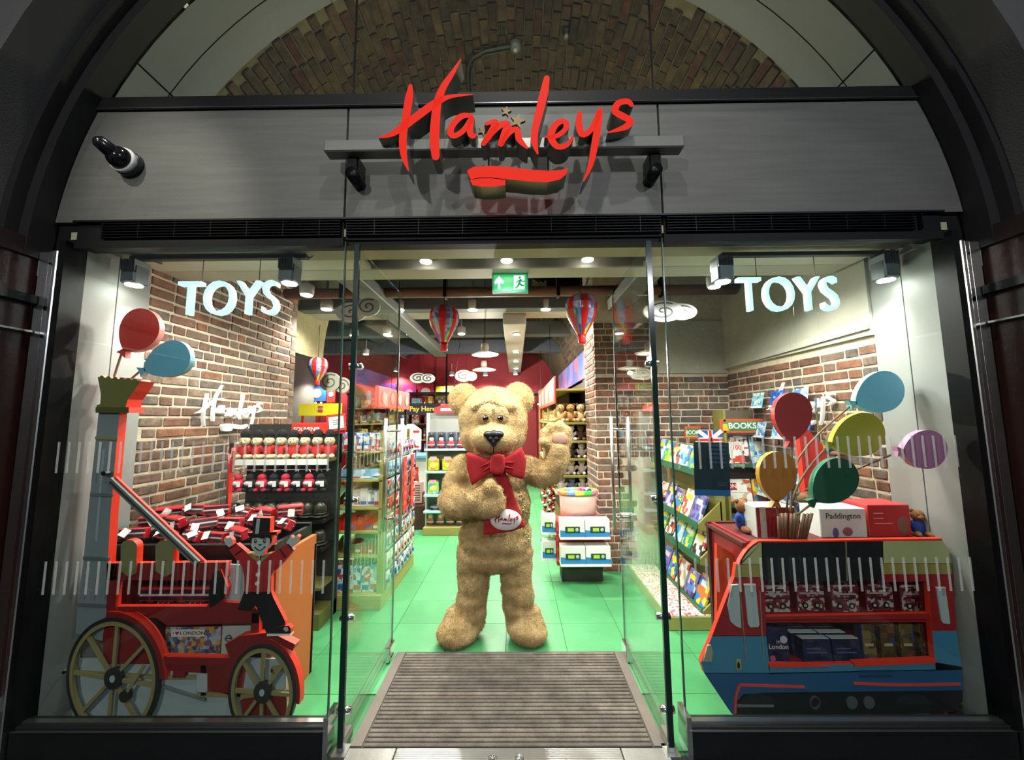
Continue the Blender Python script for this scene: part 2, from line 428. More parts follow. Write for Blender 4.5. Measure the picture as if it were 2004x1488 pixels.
# ---- stainless jambs either side of the shopfront
for sx, nm in ((-1, 'left'), (1, 'right')):
    t = struct('trim_jamb_' + nm, MB().box(*sorted((sx * 2.44, sx * 2.475)), -.05, .06, .14, 2.66), BLACKM)
    for k, (a, b_) in enumerate(((2.475, 2.50), (2.505, 2.535), (2.54, 2.60))):
        MB().box(*sorted((sx * a, sx * b_)), -.055 + .01 * k, .05, .0, 2.60, c=.004).build('steel_strip', STEEL if k != 1 else CHROME, t)
# ---- plinth under the windows
PLN = mat('#1a1b1d', .45, .3, .2)
for nm, x0, x1 in (('left', -2.47, -.895), ('right', .885, 2.47)):
    t = struct('trim_plinth_' + nm, MB().box(x0, x1, -.03, .05, 0, .148, c=.004), PLN)
    MB().box(x0, x1, -.036, .0, .128, .134).build('bead', STEEL, t)
    MB().box(x0, x1, -.006, .022, .148, .154).build('cap', STEEL, t)
    xe = x1 if nm == 'left' else x0
    MB().box(xe - .012, xe + .012, -.035, .075, 0, .19).build('end_post', CHROME, t)
# ---- window panes with frosted strips
for i, (nm, x0, x1) in enumerate((('window_1', -2.445, -.905), ('window_2', .885, 2.445))):
    wn = struct(nm, MB().box(x0, x1, .004, .016, .15, 2.66), GLASS)
    MB().box((x1 if i == 0 else x0) - .003, (x1 if i == 0 else x0) + .003, .003, .017, .15, 2.66).build('glass_edge', mat('#2b4a41', .2), wn)
    me = MB().box(-.0055, .0055, -.001, .001, 0, .165).mesh('frosted_strip', frostmat())
    for z in (.76, 1.38):
        k = 0; x = x0 + .03
        while x < x1 - .02: inst('frosted_strip', me, wn, (x, .002, z)); x += .0562
# ---- doors: two frameless leaves swung inwards
EDGE = mat('#0f2b25', .15, 0, .1)
for i, (nm, X) in enumerate((('door_1', -.835), ('door_2', .805))):
    s = 1 if i == 0 else -1
    d = tag(bpy.data.objects.new(nm, None), None, None, None, 'structure'); COL.objects.link(d); d.location = (X, 0, 0)
    MB().box(-.006, .006, .015, .80, .012, 2.63).build('glass_leaf', GLASS, d)
    MB().box(-.014, .014, -.004, .014, .012, 2.64).build('glass_edge', EDGE, d)
    MB().box(-.006, .006, .80, .804, .012, 2.63).build('glass_edge', mat('#9fc4b8', .2), d)
    MB().box(-.02, .02, .70, .812, .005, .105, c=.006).build('patch_fitting', CHROME, d)
    MB().box(-.02, .02, .0, .11, .005, .06, c=.006).build('patch_fitting', STEEL, d)
    for z in (.62, 1.22, 1.95, .17):
        MB().cyl((-.035 * s - .006 * s, .05, z), (.03 * s, .05, z), .018, 14).build('hinge_boss', CHROME, d, True)
    for sx_ in (-1, 1):
        hb = MB().cyl((sx_ * .06, .735, .86), (sx_ * .06, .735, 1.66), .011, 10).build('handle', STEEL, d, True)
        for z in (.95, 1.57): MB().cyl((sx_ * .06, .735, z), (0, .735, z), .008, 8).build('handle_post', CHROME, hb, True)
    if i == 1 or i == 0:
        me = MB().box(-.001, .001, -.004, .004, 0, .165).mesh('frosted_strip', frostmat())
        for z in (.76, 1.38):
            for k in range(11): inst('frosted_strip', me, d, (-s * .008, .10 + k * .0562, z))
    MB().box(-.035, .035, -.03, .05, .0, .012).build('pivot_plate', STEEL, d)
# ---- threshold and entrance mat
th = thing('threshold_plate', 'ribbed aluminium threshold plate with two round bolts across the doorway', 'threshold', (0, -.03, 0))
for nm, x0, x1 in (('end_plate', -.80, -.563), ('ribbed_plate', -.557, .557), ('end_plate', .563, .79)):
    pl = MB((0, -.03, 0)).box(x0, x1, -.095, .028, 0, .008, c=.002).build(nm, mat('#a9aaa5', .35, .8, .2, 12, .1), th)
    if nm == 'ribbed_plate':
        for k in range(10): MB((0, -.03, 0)).box(x0, x1, -.09 + k * .0118, -.085 + k * .0118, .007, .0095).build('rib', mat('#b8b9b4', .3, .8), pl)
for x in (-.075, .055):
    bt = MB((0, -.03, 0)).lathe([(.022, .008), (.022, .013), (.016, .015), (.016, .011), (.008, .011), (.008, .014)], 20, (x, -.035, 0)).build('bolt', CHROME, th, True)
mt = thing('entrance_mat', 'ribbed grey-brown entrance mat between the open glass doors', 'mat', (0, .42, 0))
MB((0, .42, 0)).box(-.80, .79, .032, .83, 0, .006).build('base', mat('#4a4640', .9), mt)
MATM = rnd('mat_rib', ['#7d7469', '#766e64', '#857b70', '#6f675e'], .9, 9, .5, 120, .4)
me = MB().box(-.735, .725, -.0115, .0115, .004, .013, c=.003).mesh('rib', MATM)
for k in range(26): inst('rib', me, mt, (0, -.375 + k * .0302, 0))
for x0, x1 in ((-.80, -.742), (.732, .79)): MB((0, .42, 0)).box(x0, x1, .035, .82, .004, .012).build('edge_strip', mat('#6e665d', .8, 0, .2), mt)

# ================================================================== INTERIOR SHELL
BY = 8.0       # back wall
# green floor tiles
fl = struct('floor', MB().box(-5.2, 2.6, .0, BY + .1, -.14, -.006), mat('#3d7a4a', .7))
GT = rnd('green_tile', ['#52a468', '#56a96c', '#4fa065', '#58ab6e'], .42, 3, .08, 30, .1)
me = MB().box(.0015, .4385, .0015, .3985, -.006, 0, c=.0012).mesh('tile', GT)
nT = 0
for j in range(20):
    for i in range(-11, 6):
        x, y = .406 + (i - 1) * .44, .02 + j * .4
        if x > 2.5 or (y < 2.1 and x < -2.9) or (y > 2.5 and (x > 1.9 or x < -3.4)): continue
        if x < -2.2 and y > 4.5: continue
        if x + .44 > -.82 and x < .79 and y + .4 < .45: continue
        inst('tile', me, fl, (x, y, 0)); nT += 1
# brick laying on a flat wall
BV = {}
def brickmesh(kind, m):
    k = (kind, m.name)
    if k not in BV:
        BV[k] = []
        for v in range(5):
            L = .214 if kind == 's' else .101; hz_ = .0345 if m is BRICKV else .0295; b = MB().box(-L / 2, L / 2, -.02, .007, -hz_, hz_, c=.006)
            b.v = [(x + random.uniform(-.003, .003), y + random.uniform(-.002, .002), z + random.uniform(-.0025, .0025)) for x, y, z in b.v]
            BV[k].append(b.mesh('brick', m))
    return random.choice(BV[k])
def lay(wall, o, u, z0, z1, length, m=BRICK, nx=None, cnt=None, skip=None):
    """bricks on the plane through o along unit u (outward normal = u x z turned)"""
    u = Vector(u); rz = math.atan2(u.y, u.x); row = 0; z = z0 + .04; total = 0
    out = Vector((u.y, -u.x, 0))
    while z < z1 - .02:
        s = -random.uniform(0, .1); k = row % 2
        while s < length - .03:
            kind = 'h' if (k % 3 == 2 or random.random() < .22) else 's'
            L = .101 if kind == 'h' else .214; a, b = max(0, s), min(length, s + L); k += 1; s += L + .012
            if b - a < .035: continue
            c = Vector(o) + u * ((a + b) / 2)
            if skip and skip(c.x, c.y, z): continue
            inst('brick', brickmesh(kind, m), wall, (c.x + out.x * random.uniform(-.003, .004), c.y + out.y * random.uniform(-.003, .004), z + random.uniform(-.002, .002)),
                 (0, random.uniform(-.008, .008), rz + math.pi), ((b - a) / L, 1, 1)); total += 1
        z += .0755; row += 1
    return total
wl = struct('wall_left', MB().box(-2.75, -2.455, .44, 2.22, 0, 3.6), MORTAR)
print('left bricks', lay(wl, (-2.455, .47, 0), (0, 1, 0), .85, 3.2, 1.75))
# return of the left pier, facing the deeper shop
wr = struct('wall_right', MB().box(2.455, 2.75, .44, 2.3, 0, 3.6), MORTAR)
print('right bricks', lay(wr, (2.455, 2.25, 0), (0, -1, 0), .85, 2.16, 1.78))
wp = struct('wall_pier', MB().box(.96, 2.46, 2.265, 2.9, 0, 3.6), MORTAR)
print('pier bricks', lay(wp, (.955, 2.262, 0), (1, 0, 0), .0, 2.14, 1.5, skip=lambda x, y, z: x > 1.35 and z < 1.2) + lay(wp, (.955, 2.262, 0), (1, 0, 0), 2.14, 2.75, .72) +
      lay(wp, (.957, 2.85, 0), (0, -1, 0), 0, 2.7, .56))
CONC = mat('#bdbaab', .9, 0, .28, 3.2, .7, 25)
cw = MB((0, 0, 0))
cw.box(2.425, 2.5, .46, 2.27, 2.19, 3.5); cw.box(1.66, 2.46, 2.235, 2.3, 2.15, 2.75)
# form the lip of the poured beam
cw.add([(2.425, .46, 2.30), (2.425, 2.235, 2.24), (2.405, 2.235, 2.19), (2.405, .46, 2.23), (2.46, 2.235, 2.19), (2.46, .46, 2.23)], [(0, 1, 2, 3), (3, 2, 4, 5)])
cw.build('concrete_band', CONC, wr)
# brick barrel vault above
vm = MB(); strip(vm, arcpts(2.63, 0, math.pi, 60), arcpts(2.63, 0, math.pi, 60), .47, 3.2)
vault = struct('ceiling_vault', vm, MORTARV, True)
cand = []
na = int(math.pi * 2.6 / .078)
for i in range(na):
    a = (i + .5) * math.pi / na
    if a < R(28) or a > R(152): continue
    y = .48 + random.uniform(0, .12)
    while y < 2.6:
        L = .101 if random.random() < .35 else .214; cand.append((y, L, a)); y += L + .014
cand.sort(); rest = MB()
for n_, (y, L, a) in enumerate(cand):
    r = 2.615 + random.uniform(-.006, .006)
    if n_ < 300:
        inst('brick', brickmesh('s' if L > .2 else 'h', BRICKV), vault, (r * math.cos(a), y + L / 2, AC + r * math.sin(a)), (0, -a + random.uniform(-.02, .02), R(0)), None)
        o = vault.children[-1] if False else None
    else:
        c, s_ = math.cos(a), math.sin(a); h = .034
        q = []
        for dr in (-.012, .015):
            for da in (-h, h):
                for dy in (.004, L - .004): q.append(((r + dr) * c - da * s_, y + dy, AC + (r + dr) * s_ + da * c))
        rest.add(q, [(0, 1, 3, 2), (4, 6, 7, 5), (0, 4, 5, 1), (2, 3, 7, 6), (0, 2, 6, 4), (1, 5, 7, 3)])
for o in vault.children:      # length runs along the vault, face turned to its axis
    a = math.atan2(o.location.z - AC, o.location.x)
    nrm = Vector((-math.cos(a), 0, -math.sin(a))); xa = Vector((0, 1, 0)); za = xa.cross(nrm)
    o.rotation_euler = Matrix((xa, nrm, za)).transposed().to_euler()
tag(rest.build('brickwork', mat('#635238', .9, 0, .45, 9, .5, 40), vault), kind='stuff')
# soffit just inside the shopfront, deeper ceiling slab, back walls
struct('ceiling_soffit', MB().box(-2.5, 2.5, .02, .34, 2.695, 2.74), mat('#a29f82', .6, 0, .04))
struct('ceiling', MB().box(-5.2, 2.6, 2.3, BY, 3.7, 3.8), mat('#33363a', .9))
struct('ceiling_bulkhead', MB().box(-2.6, 2.6, .34, 2.4, 3.42, 3.50), mat('#4a4d4e', .9))
REDW = mat('#a3222c', .6, 0, .1)
struct('wall_back', MB().box(-5.2, 2.6, BY, BY + .1, 0, 3.8), REDW)
struct('wall_far_left', MB().box(-5.3, -5.2, 2.2, BY, 0, 3.8), mat('#8a8078', .8))
struct('wall_far_right', MB().box(1.9, 2.0, 2.9, BY, 0, 3.8), mat('#57483f', .9))
struct('wall_pier_return', MB().box(-5.2, -2.45, 2.14, 2.22, 0, 3.7), mat('#6f5a4d', .9))

# ================================================================== CEILING SERVICES AND LIGHTS
GREYB = mat('#5c6162', .6, 0, .1); PALE = mat('#b9b7a8', .6, 0, .06)
def beam(name, x0, x1, y0, y1, z0, z1, m): return struct(name, MB().box(x0, x1, y0, y1, z0, z1, c=.008), m)
beam('ceiling_beam_1', -2.45, 2.4, .52, .72, 2.70, 2.80, PALE)
beam('ceiling_beam_2', -4.4, .95, 2.45, 2.62, 2.98, 3.22, GREYB)
beam('ceiling_beam_3', -4.4, .95, 2.62, 3.0, 3.0, 3.06, mat('#b0a294', .6))
beam('ceiling_beam_4', -4.4, 1.2, 3.9, 4.1, 2.98, 3.2, GREYB)
beam('ceiling_beam_5', -4.4, 1.2, 5.3, 5.5, 2.95, 3.2, mat('#4f5560', .6))
beam('ceiling_beam_6', -.10, .20, 2.75, 7.9, 2.86, 3.0, mat('#b5b1a6', .6))
beam('ceiling_beam_7', -1.55, -1.32, .9, 5.5, 2.90, 3.02, mat('#6f716e', .6))
beam('ceiling_beam_8', 1.1, 1.32, .75, 2.2, 2.86, 2.98, mat('#73736c', .6))
beam('ceiling_panel_left', -2.45, -.95, .34, .52, 2.70, 2.74, mat('#c9c6b4', .6)); beam('ceiling_panel_right', .95, 2.4, .34, .52, 2.70, 2.74, mat('#c9c6b4', .6))
# brown pipe duct and cable trays
o = thing('ceiling_pipe', 'reddish brown pipe running across the ceiling behind the exit sign', 'pipe', (0, 1.9, 3.0))
MB().cyl((-2.4, 0, 0), (2.4, 0, 0), .055, 14).build('pipe_run', mat('#7a5244', .6), o, True)
for x in (-1.8, -.7, .5, 1.6): MB().box(x, x + .03, -.06, .06, -.065, .3).build('pipe_bracket', BLACKM, o)
o = thing('air_duct', 'dark grey square air duct crossing the ceiling above the brown pipe', 'duct', (0, 1.4, 3.08))
MB().box(-2.4, 2.4, -.18, .12, 0, .22, c=.01).build('duct_body', mat('#3f4446', .5, .3), o)
for x in (-1.6, -.4, .8, 1.9): MB().box(x, x + .02, -.185, .125, -.005, .225).build('duct_flange', mat('#565c5e', .5, .4), o)
o = thing('round_duct', 'dark grey round duct along the left ceiling beyond the brick wall', 'duct', (-2.6, 3.6, 3.3))
MB().cyl((0, -.38, 0), (0, 3.6, 0), .17, 18).build('duct_body', mat('#4b4f52', .5, .3), o, True)
for y in (-.2, .8, 2.0, 3.2): MB().lathe([(.172, -.02), (.18, 0), (.172, .02)], 18, (0, y, 0), 'y').build('duct_ring', GREYB, o, True)
# side vault of the inner room
VB = mat('#5b4b3a', .95, 0, .4, 7, .7, 30)
mb = MB(); pts = [(1.15, 2.2), (1.14, 2.5), (1.05, 2.8), (.88, 3.1), (.62, 3.36), (.3, 3.55)]
strip(mb, pts, pts, 3.0, BY); iv = struct('ceiling_inner_vault', mb, VB, True)
me = MB().box(-.11, .11, -.006, .006, -.033, .033, c=.004).mesh('brick', rnd('brick_dark', ['#5f4d3b', '#54442f', '#6b5843', '#4d4034'], .95, 12, .5, 40, .4))
nb = 0
for k in range(len(pts) - 1):
    (xa, za), (xb, zb) = pts[k], pts[k + 1]; L = math.hypot(xb - xa, zb - za); n = int(L / .078)
    t = Vector((xb - xa, 0, zb - za)).normalized(); nr = Vector((-t.z, 0, t.x)); M_ = Matrix(((0, nr.x, t.x), (1, 0, 0), (0, nr.z, t.z))).to_euler()
    for i in range(n):
        c = (i + .5) / n; y = 3.05 + (.11 if i % 2 else 0)
        while y < 5.6 and nb < 300: inst('brick', me, iv, (xa + (xb - xa) * c, y, za + (zb - za) * c), M_); y += .235; nb += 1
# lamp units
LENS = emis('#fffdf2', 20)
CAN = MB().lathe([(.045, .0), (.06, .01), (.062, .09), (.03, .11), (.012, .12), (.012, .3)], 16).mesh('housing', mat('#c8c8c2', .5), True)
LNS = MB().lathe([(.048, -.004), (.048, .006)], 16).mesh('lens', LENS, True)
dl_n = [0]
def downlight(p, label, power=45, spot=120, target=None, r=1.0, color=(1, .96, .88), light=True):
    o = thing('ceiling_spotlight', label, 'spotlight', p, 'round ceiling spotlights')
    inst('housing', CAN, o, scl=(r, r, r)); inst('lens', LNS, o, scl=(r, r, r))
    if light:
        l = lamp('spotlight_lamp', 'SPOT', (0, 0, -.03), power, color, None, .05, spot, .6); l.parent = o
    return o
rows = [('across the first ceiling beam', 2.98, [(639, 606), (781, 607), (925, 607), (1068, 606)], 88, 1.2),
        ('along the pale central ceiling track', 2.84, [(1011, 655), (1010, 690), (1010, 708), (1010, 722), (1009, 733)], 62, 1.0),
        ('across the second ceiling beam', 2.96, [(692, 657), (757, 655), (803, 655), (903, 654)], 62, 1.1),
        ('far back above the red shop wall', 2.90, [(635, 736), (716, 694), (775, 727), (884, 735), (950, 735)], 62, 1.0)]
for nm, z, pl, pw, r in rows:
    for i, (x, y) in enumerate(sorted(pl) if nm[0] != 'al' else pl):
        p = PF(x, y, z)
        if p.y > 7.8: p = P(x, y, 7.6)
        downlight(p, (ORD[i] if 'track' not in nm else ['nearest', 'second nearest', 'third nearest', 'fourth nearest', 'farthest'][i]) + ' bright round spotlight ' + nm, pw, 140, r=r)
for i, (x, y, nm) in enumerate(((530, 534, 'left window'), (600, 578, 'left window beside the glass door'), (1290, 524, 'glass door on the right'), (1478, 524, 'right TOYS sign'), (1398, 562, 'right TOYS sign, with flat ring'))):
    p = PF(x, y, 2.72 if i != 1 and i != 4 else 2.66)
    downlight(p, 'small recessed spotlight shining behind the ' + nm, 40, 165, r=.9)
for i, x in enumerate((-.55, .0, .55)):
    downlight((x, .44, 2.72), '%s recessed spotlight hidden behind the doorway soffit' % ['left', 'middle', 'right'][i], 42, 120, r=.8)
# added fill lights over the bulkhead to brighten the vault, no fittings there
lamp('vault_fill', 'POINT', (-.9, .75, 3.75), 5, (1, .9, .62), None, .12); lamp('vault_fill', 'POINT', (.9, .75, 3.75), 5, (1, .9, .62), None, .12)
lamp('vault_fill', 'POINT', (0, 1.9, 3.75), 8, (1, .9, .65), None, .12)

# conduit and anchors on the brick vault
cv = thing('vault_conduit', 'twin grey conduit bending to a round junction box on the brick vault', 'conduit', (-.3, 1.3, 4.9))
def onvault(x, y, off=.03): r_ = 2.6 - off; return Vector((x, y, AC + math.sqrt(r_ * r_ - x * x))) - Vector((-.3, 1.3, 4.9))
for dx in (0, .035):
    MB().tube([onvault(-.40 + dx, y) for y in (2.3, 2.0, 1.7, 1.45)] + [onvault(-.38 + dx, 1.3 + dx), onvault(-.32 + dx * .5, 1.2 + dx), onvault(-.2, 1.15 + dx), onvault(0, 1.12 + dx), onvault(.06, 1.12 + dx)], .012, 8).build('conduit_pipe', mat('#5a5a48', .5, .4), cv, True)
c_ = onvault(.08, 1.12, .03)
MB().lathe([(.05, .03), (.05, -.02), (.04, -.035)], 18, c_).build('junction_box', mat('#8d8f80', .5, .3), cv, True); MB().lathe([(.026, -.036), (.026, -.04), (.012, -.044)], 14, c_).build('cap', mat('#b9bba8', .4, .3), cv, True)
for i, (px, py, yy) in enumerate(((615, 95, 1.05), (1108, 62, .95), (1376, 86, 1.0), (660, 165, 1.6), (1340, 162, 1.6))):
    q = P(px, py, yy); x_ = max(-2.1, min(2.1, q.x)); zz = AC + math.sqrt(2.6 ** 2 - x_ * x_)
    an = thing('vault_anchor', '%s steel anchor bolt with thin hanging rod on the brick vault' % ['upper left', 'upper middle', 'upper right', 'lower left', 'lower right'][i], 'anchor', (x_, yy, zz - .02), 'vault anchors')
    MB().ell((0, 0, 0), (.035, .035, .03), 12, 8).build('anchor_plate', mat('#3a382c', .5, .4), an, True); MB().lathe([(.018, -.07), (.022, -.05), (.018, -.03)], 12).build('eye_nut', mat('#9a9a88', .4, .5), an, True); MB().cyl((0, 0, -.42), (0, 0, -.06), .004, 6).build('rod', mat('#7c7c6a', .4, .5), an)

# ================================================================== THE LOGO (brush strokes; zoomed-photo units)
LOGO = {
 'H': [[(245, 300, 30), (232, 400, 62), (205, 560, 58), (190, 660, 58), (186, 740, 58), (197, 840, 44), (228, 940, 8)],
       [(622, 100, 8), (560, 205, 38), (492, 310, 55), (450, 420, 64), (432, 560, 70), (425, 700, 72), (434, 835, 60)],
       [(5, 692, 8), (95, 668, 40), (180, 615, 62), (300, 525, 66), (430, 432, 62), (540, 382, 34), (712, 366, 7)]],
 'a': [[(690, 522, 36), (625, 532, 50), (565, 592, 50), (545, 650, 50), (575, 678, 44), (645, 635, 44), (705, 545, 42)],
       [(705, 545, 42), (692, 640, 48), (712, 680, 42), (740, 668, 16)]],
 'm': [[(812, 588, 26), (885, 572, 46), (860, 640, 56), (795, 735, 40)],
       [(795, 735, 30), (895, 615, 52), (975, 585, 46), (955, 660, 56), (925, 740, 46)],
       [(925, 745, 30), (985, 655, 46), (1045, 630, 46), (1065, 705, 48), (1122, 768, 20)]],
 'l': [[(1272, 240, 44), (1252, 350, 64), (1215, 500, 62), (1182, 640, 54), (1180, 730, 48), (1203, 812, 14)]],
 'e': [[(1262, 685, 14), (1340, 682, 36), (1410, 630, 40), (1418, 582, 46), (1380, 568, 44), (1325, 612, 52), (1305, 690, 56), (1352, 758, 46), (1425, 745, 38), (1472, 678, 12)]],
 'y': [[(1520, 510, 40), (1516, 600, 52), (1542, 668, 46), (1605, 630, 42), (1668, 500, 40)],
       [(1674, 486, 42), (1655, 620, 54), (1628, 780, 50), (1600, 905, 36), (1550, 1018, 10)]],
 's': [[(1912, 445, 34), (1880, 418, 46), (1812, 432, 50), (1788, 492, 54), (1850, 532, 56), (1902, 566, 52), (1862, 612, 48), (1738, 652, 12)]]}
RIBBON = [(670, 940), (718, 912), (850, 903), (1000, 914), (1150, 934), (1300, 942), (1385, 934), (1430, 918), (1420, 968), (1370, 1008), (1280, 1028), (1150, 1024), (1050, 1012), (960, 1004), (850, 992), (750, 994), (700, 1008), (685, 980)]
FOLD = [(692, 1012), (750, 1000), (850, 998), (960, 1010), (960, 1048), (880, 1062), (780, 1062), (712, 1050)]
def logo(parent, fn, sc_, y0, y1, mats, sub=6, letters='Hamleys'):
    for ch in 'Hamleys':
        mb = MB()
        for st in LOGO[ch]: mb.stroke([fn(x, y) + (w_ * sc_,) for x, y, w_ in st], y0, y1, 0, 1 if len(mats) > 1 else 0, sub)
        mb.build('letter', mats, parent)
    for pl in (RIBBON, FOLD): MB().prism([fn(x, y) for x, y in pl], y0, y1, 0, 1 if len(mats) > 1 else 0).build('ribbon', mats, parent)
# ---- the big red illuminated sign
SY = -.22
so = P(980, 300, SY)
sg = thing('shop_sign', 'large glowing red brush-script Hamleys sign with ribbon on a steel bar', 'sign', so)
def fsign(x, y):
    p = P(740 + x / 3.854, 90 + y / 3.854, SY); return (p.x - so.x, p.z - so.z)
REDL = nt('sign_red')[0]; _b = REDL.node_tree.nodes['Principled BSDF']; _b.inputs['Specular IOR Level'].default_value = .05; _b.inputs['Base Color'].default_value = lin('#1a0302'); _b.inputs['Emission Color'].default_value = lin('#f03022'); _b.inputs['Emission Strength'].default_value = .5; _b.inputs['Roughness'].default_value = .5; SIGNSIDE = mat('#8f9088', .35, .7, .15)
logo(sg, fsign, .000262 * 2.62, 0, .115, [REDL, SIGNSIDE], 7)
a, b = P(635, 279, -.15), P(1338, 271, -.15)
zc = (a.z + b.z) / 2 - so.z
MB().box(a.x - so.x, b.x - so.x, .06, .135, zc - .055, zc + .012, c=.006).build('support_bar', mat('#8e8f8a', .35, .75, .15), sg)
for px in (688, 1284):
    x = P(px, 320, -.12).x - so.x
    MB().box(x - .03, x + .03, .11, .225, zc - .14, zc - .04, c=.008).build('bracket', BLACKM, sg)
    MB().cyl((x, .1, zc - .15), (x, .225, zc - .15), .035, 14).build('bracket_plate', BLACKM, sg, True)
for px in (955, 1075):
    x = P(px, 320, SY).x - so.x; z1 = P(px, 310, SY).z - so.z; z0 = P(px, 325, SY).z - so.z
    MB().cyl((x, .06, z0 - .06), (x, .06, z1 + .05), .005, 8).build('rod', BLACKM, sg)
def star(cx, cy, r, rot=0):
    return [(cx + (r if k % 2 == 0 else r * .42) * math.sin(k * math.pi / 5 + rot), cy - (r if k % 2 == 0 else r * .42) * math.cos(k * math.pi / 5 + rot)) for k in range(10)]
for cx, cy, r, ro in ((1052, 470, 62, .25), (880, 490, 48, .3), (962, 393, 42, .2), (778, 545, 42, .4)):
    pts = [fsign(x, y) for x, y in star(cx, cy, r, ro)]
    MB().prism(pts, .085, .10).build('star', mat('#6b5a3a', .5, .5, .1), sg)
# ---- dome camera on the fascia
p = P(258, 325, 0)
cc = thing('dome_camera', 'black swivelling security camera on a round white base, left fascia panel', 'camera', (p.x, -.002, p.z))
MB().lathe([(.075, 0), (.075, -.03), (.068, -.04)], 24, ax='y').build('base', mat('#33353a', .35, .3), cc, True)
MB().lathe([(.069, -.03), (.072, -.05), (.069, -.062)], 24, ax='y').build('ring', mat('#cfcfcb', .5), cc, True)
MB().ell((0, -.065, 0), (.062, .06, .062), 20, 12).build('dome', mat('#0d0e10', .12), cc, True)
lb = MB().lathe([(.04, 0), (.04, .05), (.033, .10), (.014, .115)], 18).build('lens_barrel', mat('#101114', .2), cc, True); lb.rotation_euler = (R(62), R(-38), 0); lb.location = (0, -.07, 0)
# ---- white Hamleys letters on the brick walls
WL = mat('#f2f2ee', .4, 0, .03, emit=.25)
for nm, X, rz, sgn, pxc, pyc in (('left', -2.432, R(90), 1, 452, 802), ('right', 2.43, R(-90), -1, 1563, 792)):
    d = cam_rot @ Vector(((pxc - 1002) / FPX, -(pyc - 744) / FPX, -1)); p = CAM + d * ((X - CAM.x) / d.x)
    w_ = thing('wall_sign', 'white brush-script Hamleys lettering on the %s brick wall' % nm, 'sign', p, 'wall signs', rz)
    k = .00040
    logo(w_, lambda x, y: ((x - 970) * k, (600 - y) * k), k * .52, -.028, .0, [WL], 5)
# ---- TOYS signs hung in both windows, on a black rail with two track lamps
TOYM = emis('#c6f5f4', .6)
RAILM = mat('#16181b', .4, .3)
for side, x0, x1, ry, tx, ty, th_, l1, l2 in (('left', 258, 602, 507, 449, 588, .27, 265, 568), ('right', 1410, 1755, 500, 1541, 580, .27, 1413, 1732)):
    Y = .24
    a, b = P(x0, ry, Y), P(x1, ry, Y); c = P(tx, ty, Y)
    t = thing('toys_sign', 'glowing pale blue TOYS letters hanging inside the %s window' % side, 'sign', c, 'illuminated window signs')
    me = textmesh('TOYS', .07, TOYM, -.008, 1.0)
    dims = [max(v.co[i] for v in me.vertices) - min(v.co[i] for v in me.vertices) for i in (0, 1)]
    wd = (P(tx + 97, ty, Y).x - P(tx - 97, ty, Y).x); ht = P(tx, ty - 33, Y).z - P(tx, ty + 33, Y).z
    letters = inst('letters', me, t, (0, 0, 0), (R(90), 0, 0), (wd / dims[0], ht / dims[1], .3))
    for dx in (-.18, .18): MB().cyl((dx, .0, ht / 2), (dx, .0, a.z - c.z), .002, 6).build('hanging_wire', BLACKM, t)
    r = thing('lamp_rail', 'black lamp rail at the top of the %s window carrying two track lamps' % side, 'lamp rail', ((a.x + b.x) / 2, Y, a.z), 'window lamp rails')
    hw = (b.x - a.x) / 2
    MB().box(-hw, hw, -.02, .02, -.012, .014, c=.004).build('rail', RAILM, r)
    for dx in (-.22, .25): MB().cyl((dx * 2, .0, 0), (dx * 2 - .05, .12, 2.70 - a.z), .012, 8).build('rail_mount', RAILM, r)
    MB().tube([(hw * .8, .01, .01), (hw * .95, .03, .05), (hw * 1.05, .03, .03), (hw * .98, .02, -.01)], .004, 6).build('cable', BLACKM, r)
    for k, lx in enumerate((l1, l2)):
        x = P(lx, 530, Y).x - r.location.x
        hd = MB().box(x - .048, x + .048, -.05, .05, -.17, -.05, c=.01).build('lamp_head', mat('#5d6468', .45, .5), r)
        for q in range(6): MB().box(x - .046 + q * .017, x - .041 + q * .017, -.052, .052, -.09, -.02).build('cooling_fin', mat('#7c8488', .4, .6), hd)
        MB().cyl((x, 0, -.05), (x, 0, 0), .015, 8).build('lamp_arm', RAILM, r)
        MB().lathe([(.042, -.176), (.042, -.168)], 18, (x, 0, 0)).build('lens', emis('#fbfff4', 30), hd, True)
        wx = r.location.x + x
        sgn = -1 if side == 'left' else 1
        lamp('track_lamp_light', 'SPOT', (wx, Y, a.z - .2), 26, (1, .97, .9), (wx * .93, Y + .75, .8), .045, 95, .9)
# ---- exit sign
a, b = P(963, 535, .62), P(1034, 573, .62)
ex = thing('exit_sign', 'glowing green emergency exit sign with white arrow and running figure', 'sign', ((a.x + b.x) / 2, .62, (a.z + b.z) / 2))
hw, hh = (b.x - a.x) / 2, (a.z - b.z) / 2
MB().box(-hw, hw, 0, .03, -hh, hh, c=.004).build('casing', mat('#9fd8d8', .3, .3), ex)
MB().box(-hw + .012, hw - .012, -.004, 0, -hh + .012, hh - .012).build('lit_face', emis('#2fae62', .5), ex)
EW = emis('#c9fbf6', .6); u = hh / 50
arrow = [(-60, -32), (-48, -32), (-48, 2), (-36, -8), (-30, 4), (-54, 34), (-78, 4), (-72, -8), (-60, 2)]
MB().prism([(x * u, z * u) for x, z in arrow], -.007, -.004).build('arrow', EW, ex)
MB().box(18 * u, 70 * u, -.0065, -.004, -34 * u, 36 * u).build('doorway', EW, ex)
fig = MB()
GRN = emis('#1d8a4a', .4)
for st in ([(52, 14, 9), (44, -4, 10)], [(44, -4, 9), (56, -14, 8), (66, -16, 6)], [(44, -4, 9), (36, -20, 8), (26, -28, 6)], [(50, 12, 6), (38, 8, 5), (30, 0, 5)], [(51, 12, 6), (62, 4, 5), (70, 8, 5)]):
    fig.stroke([(x * u, z * u, w_ * u) for x, z, w_ in st], -.009, -.0065, sub=3)
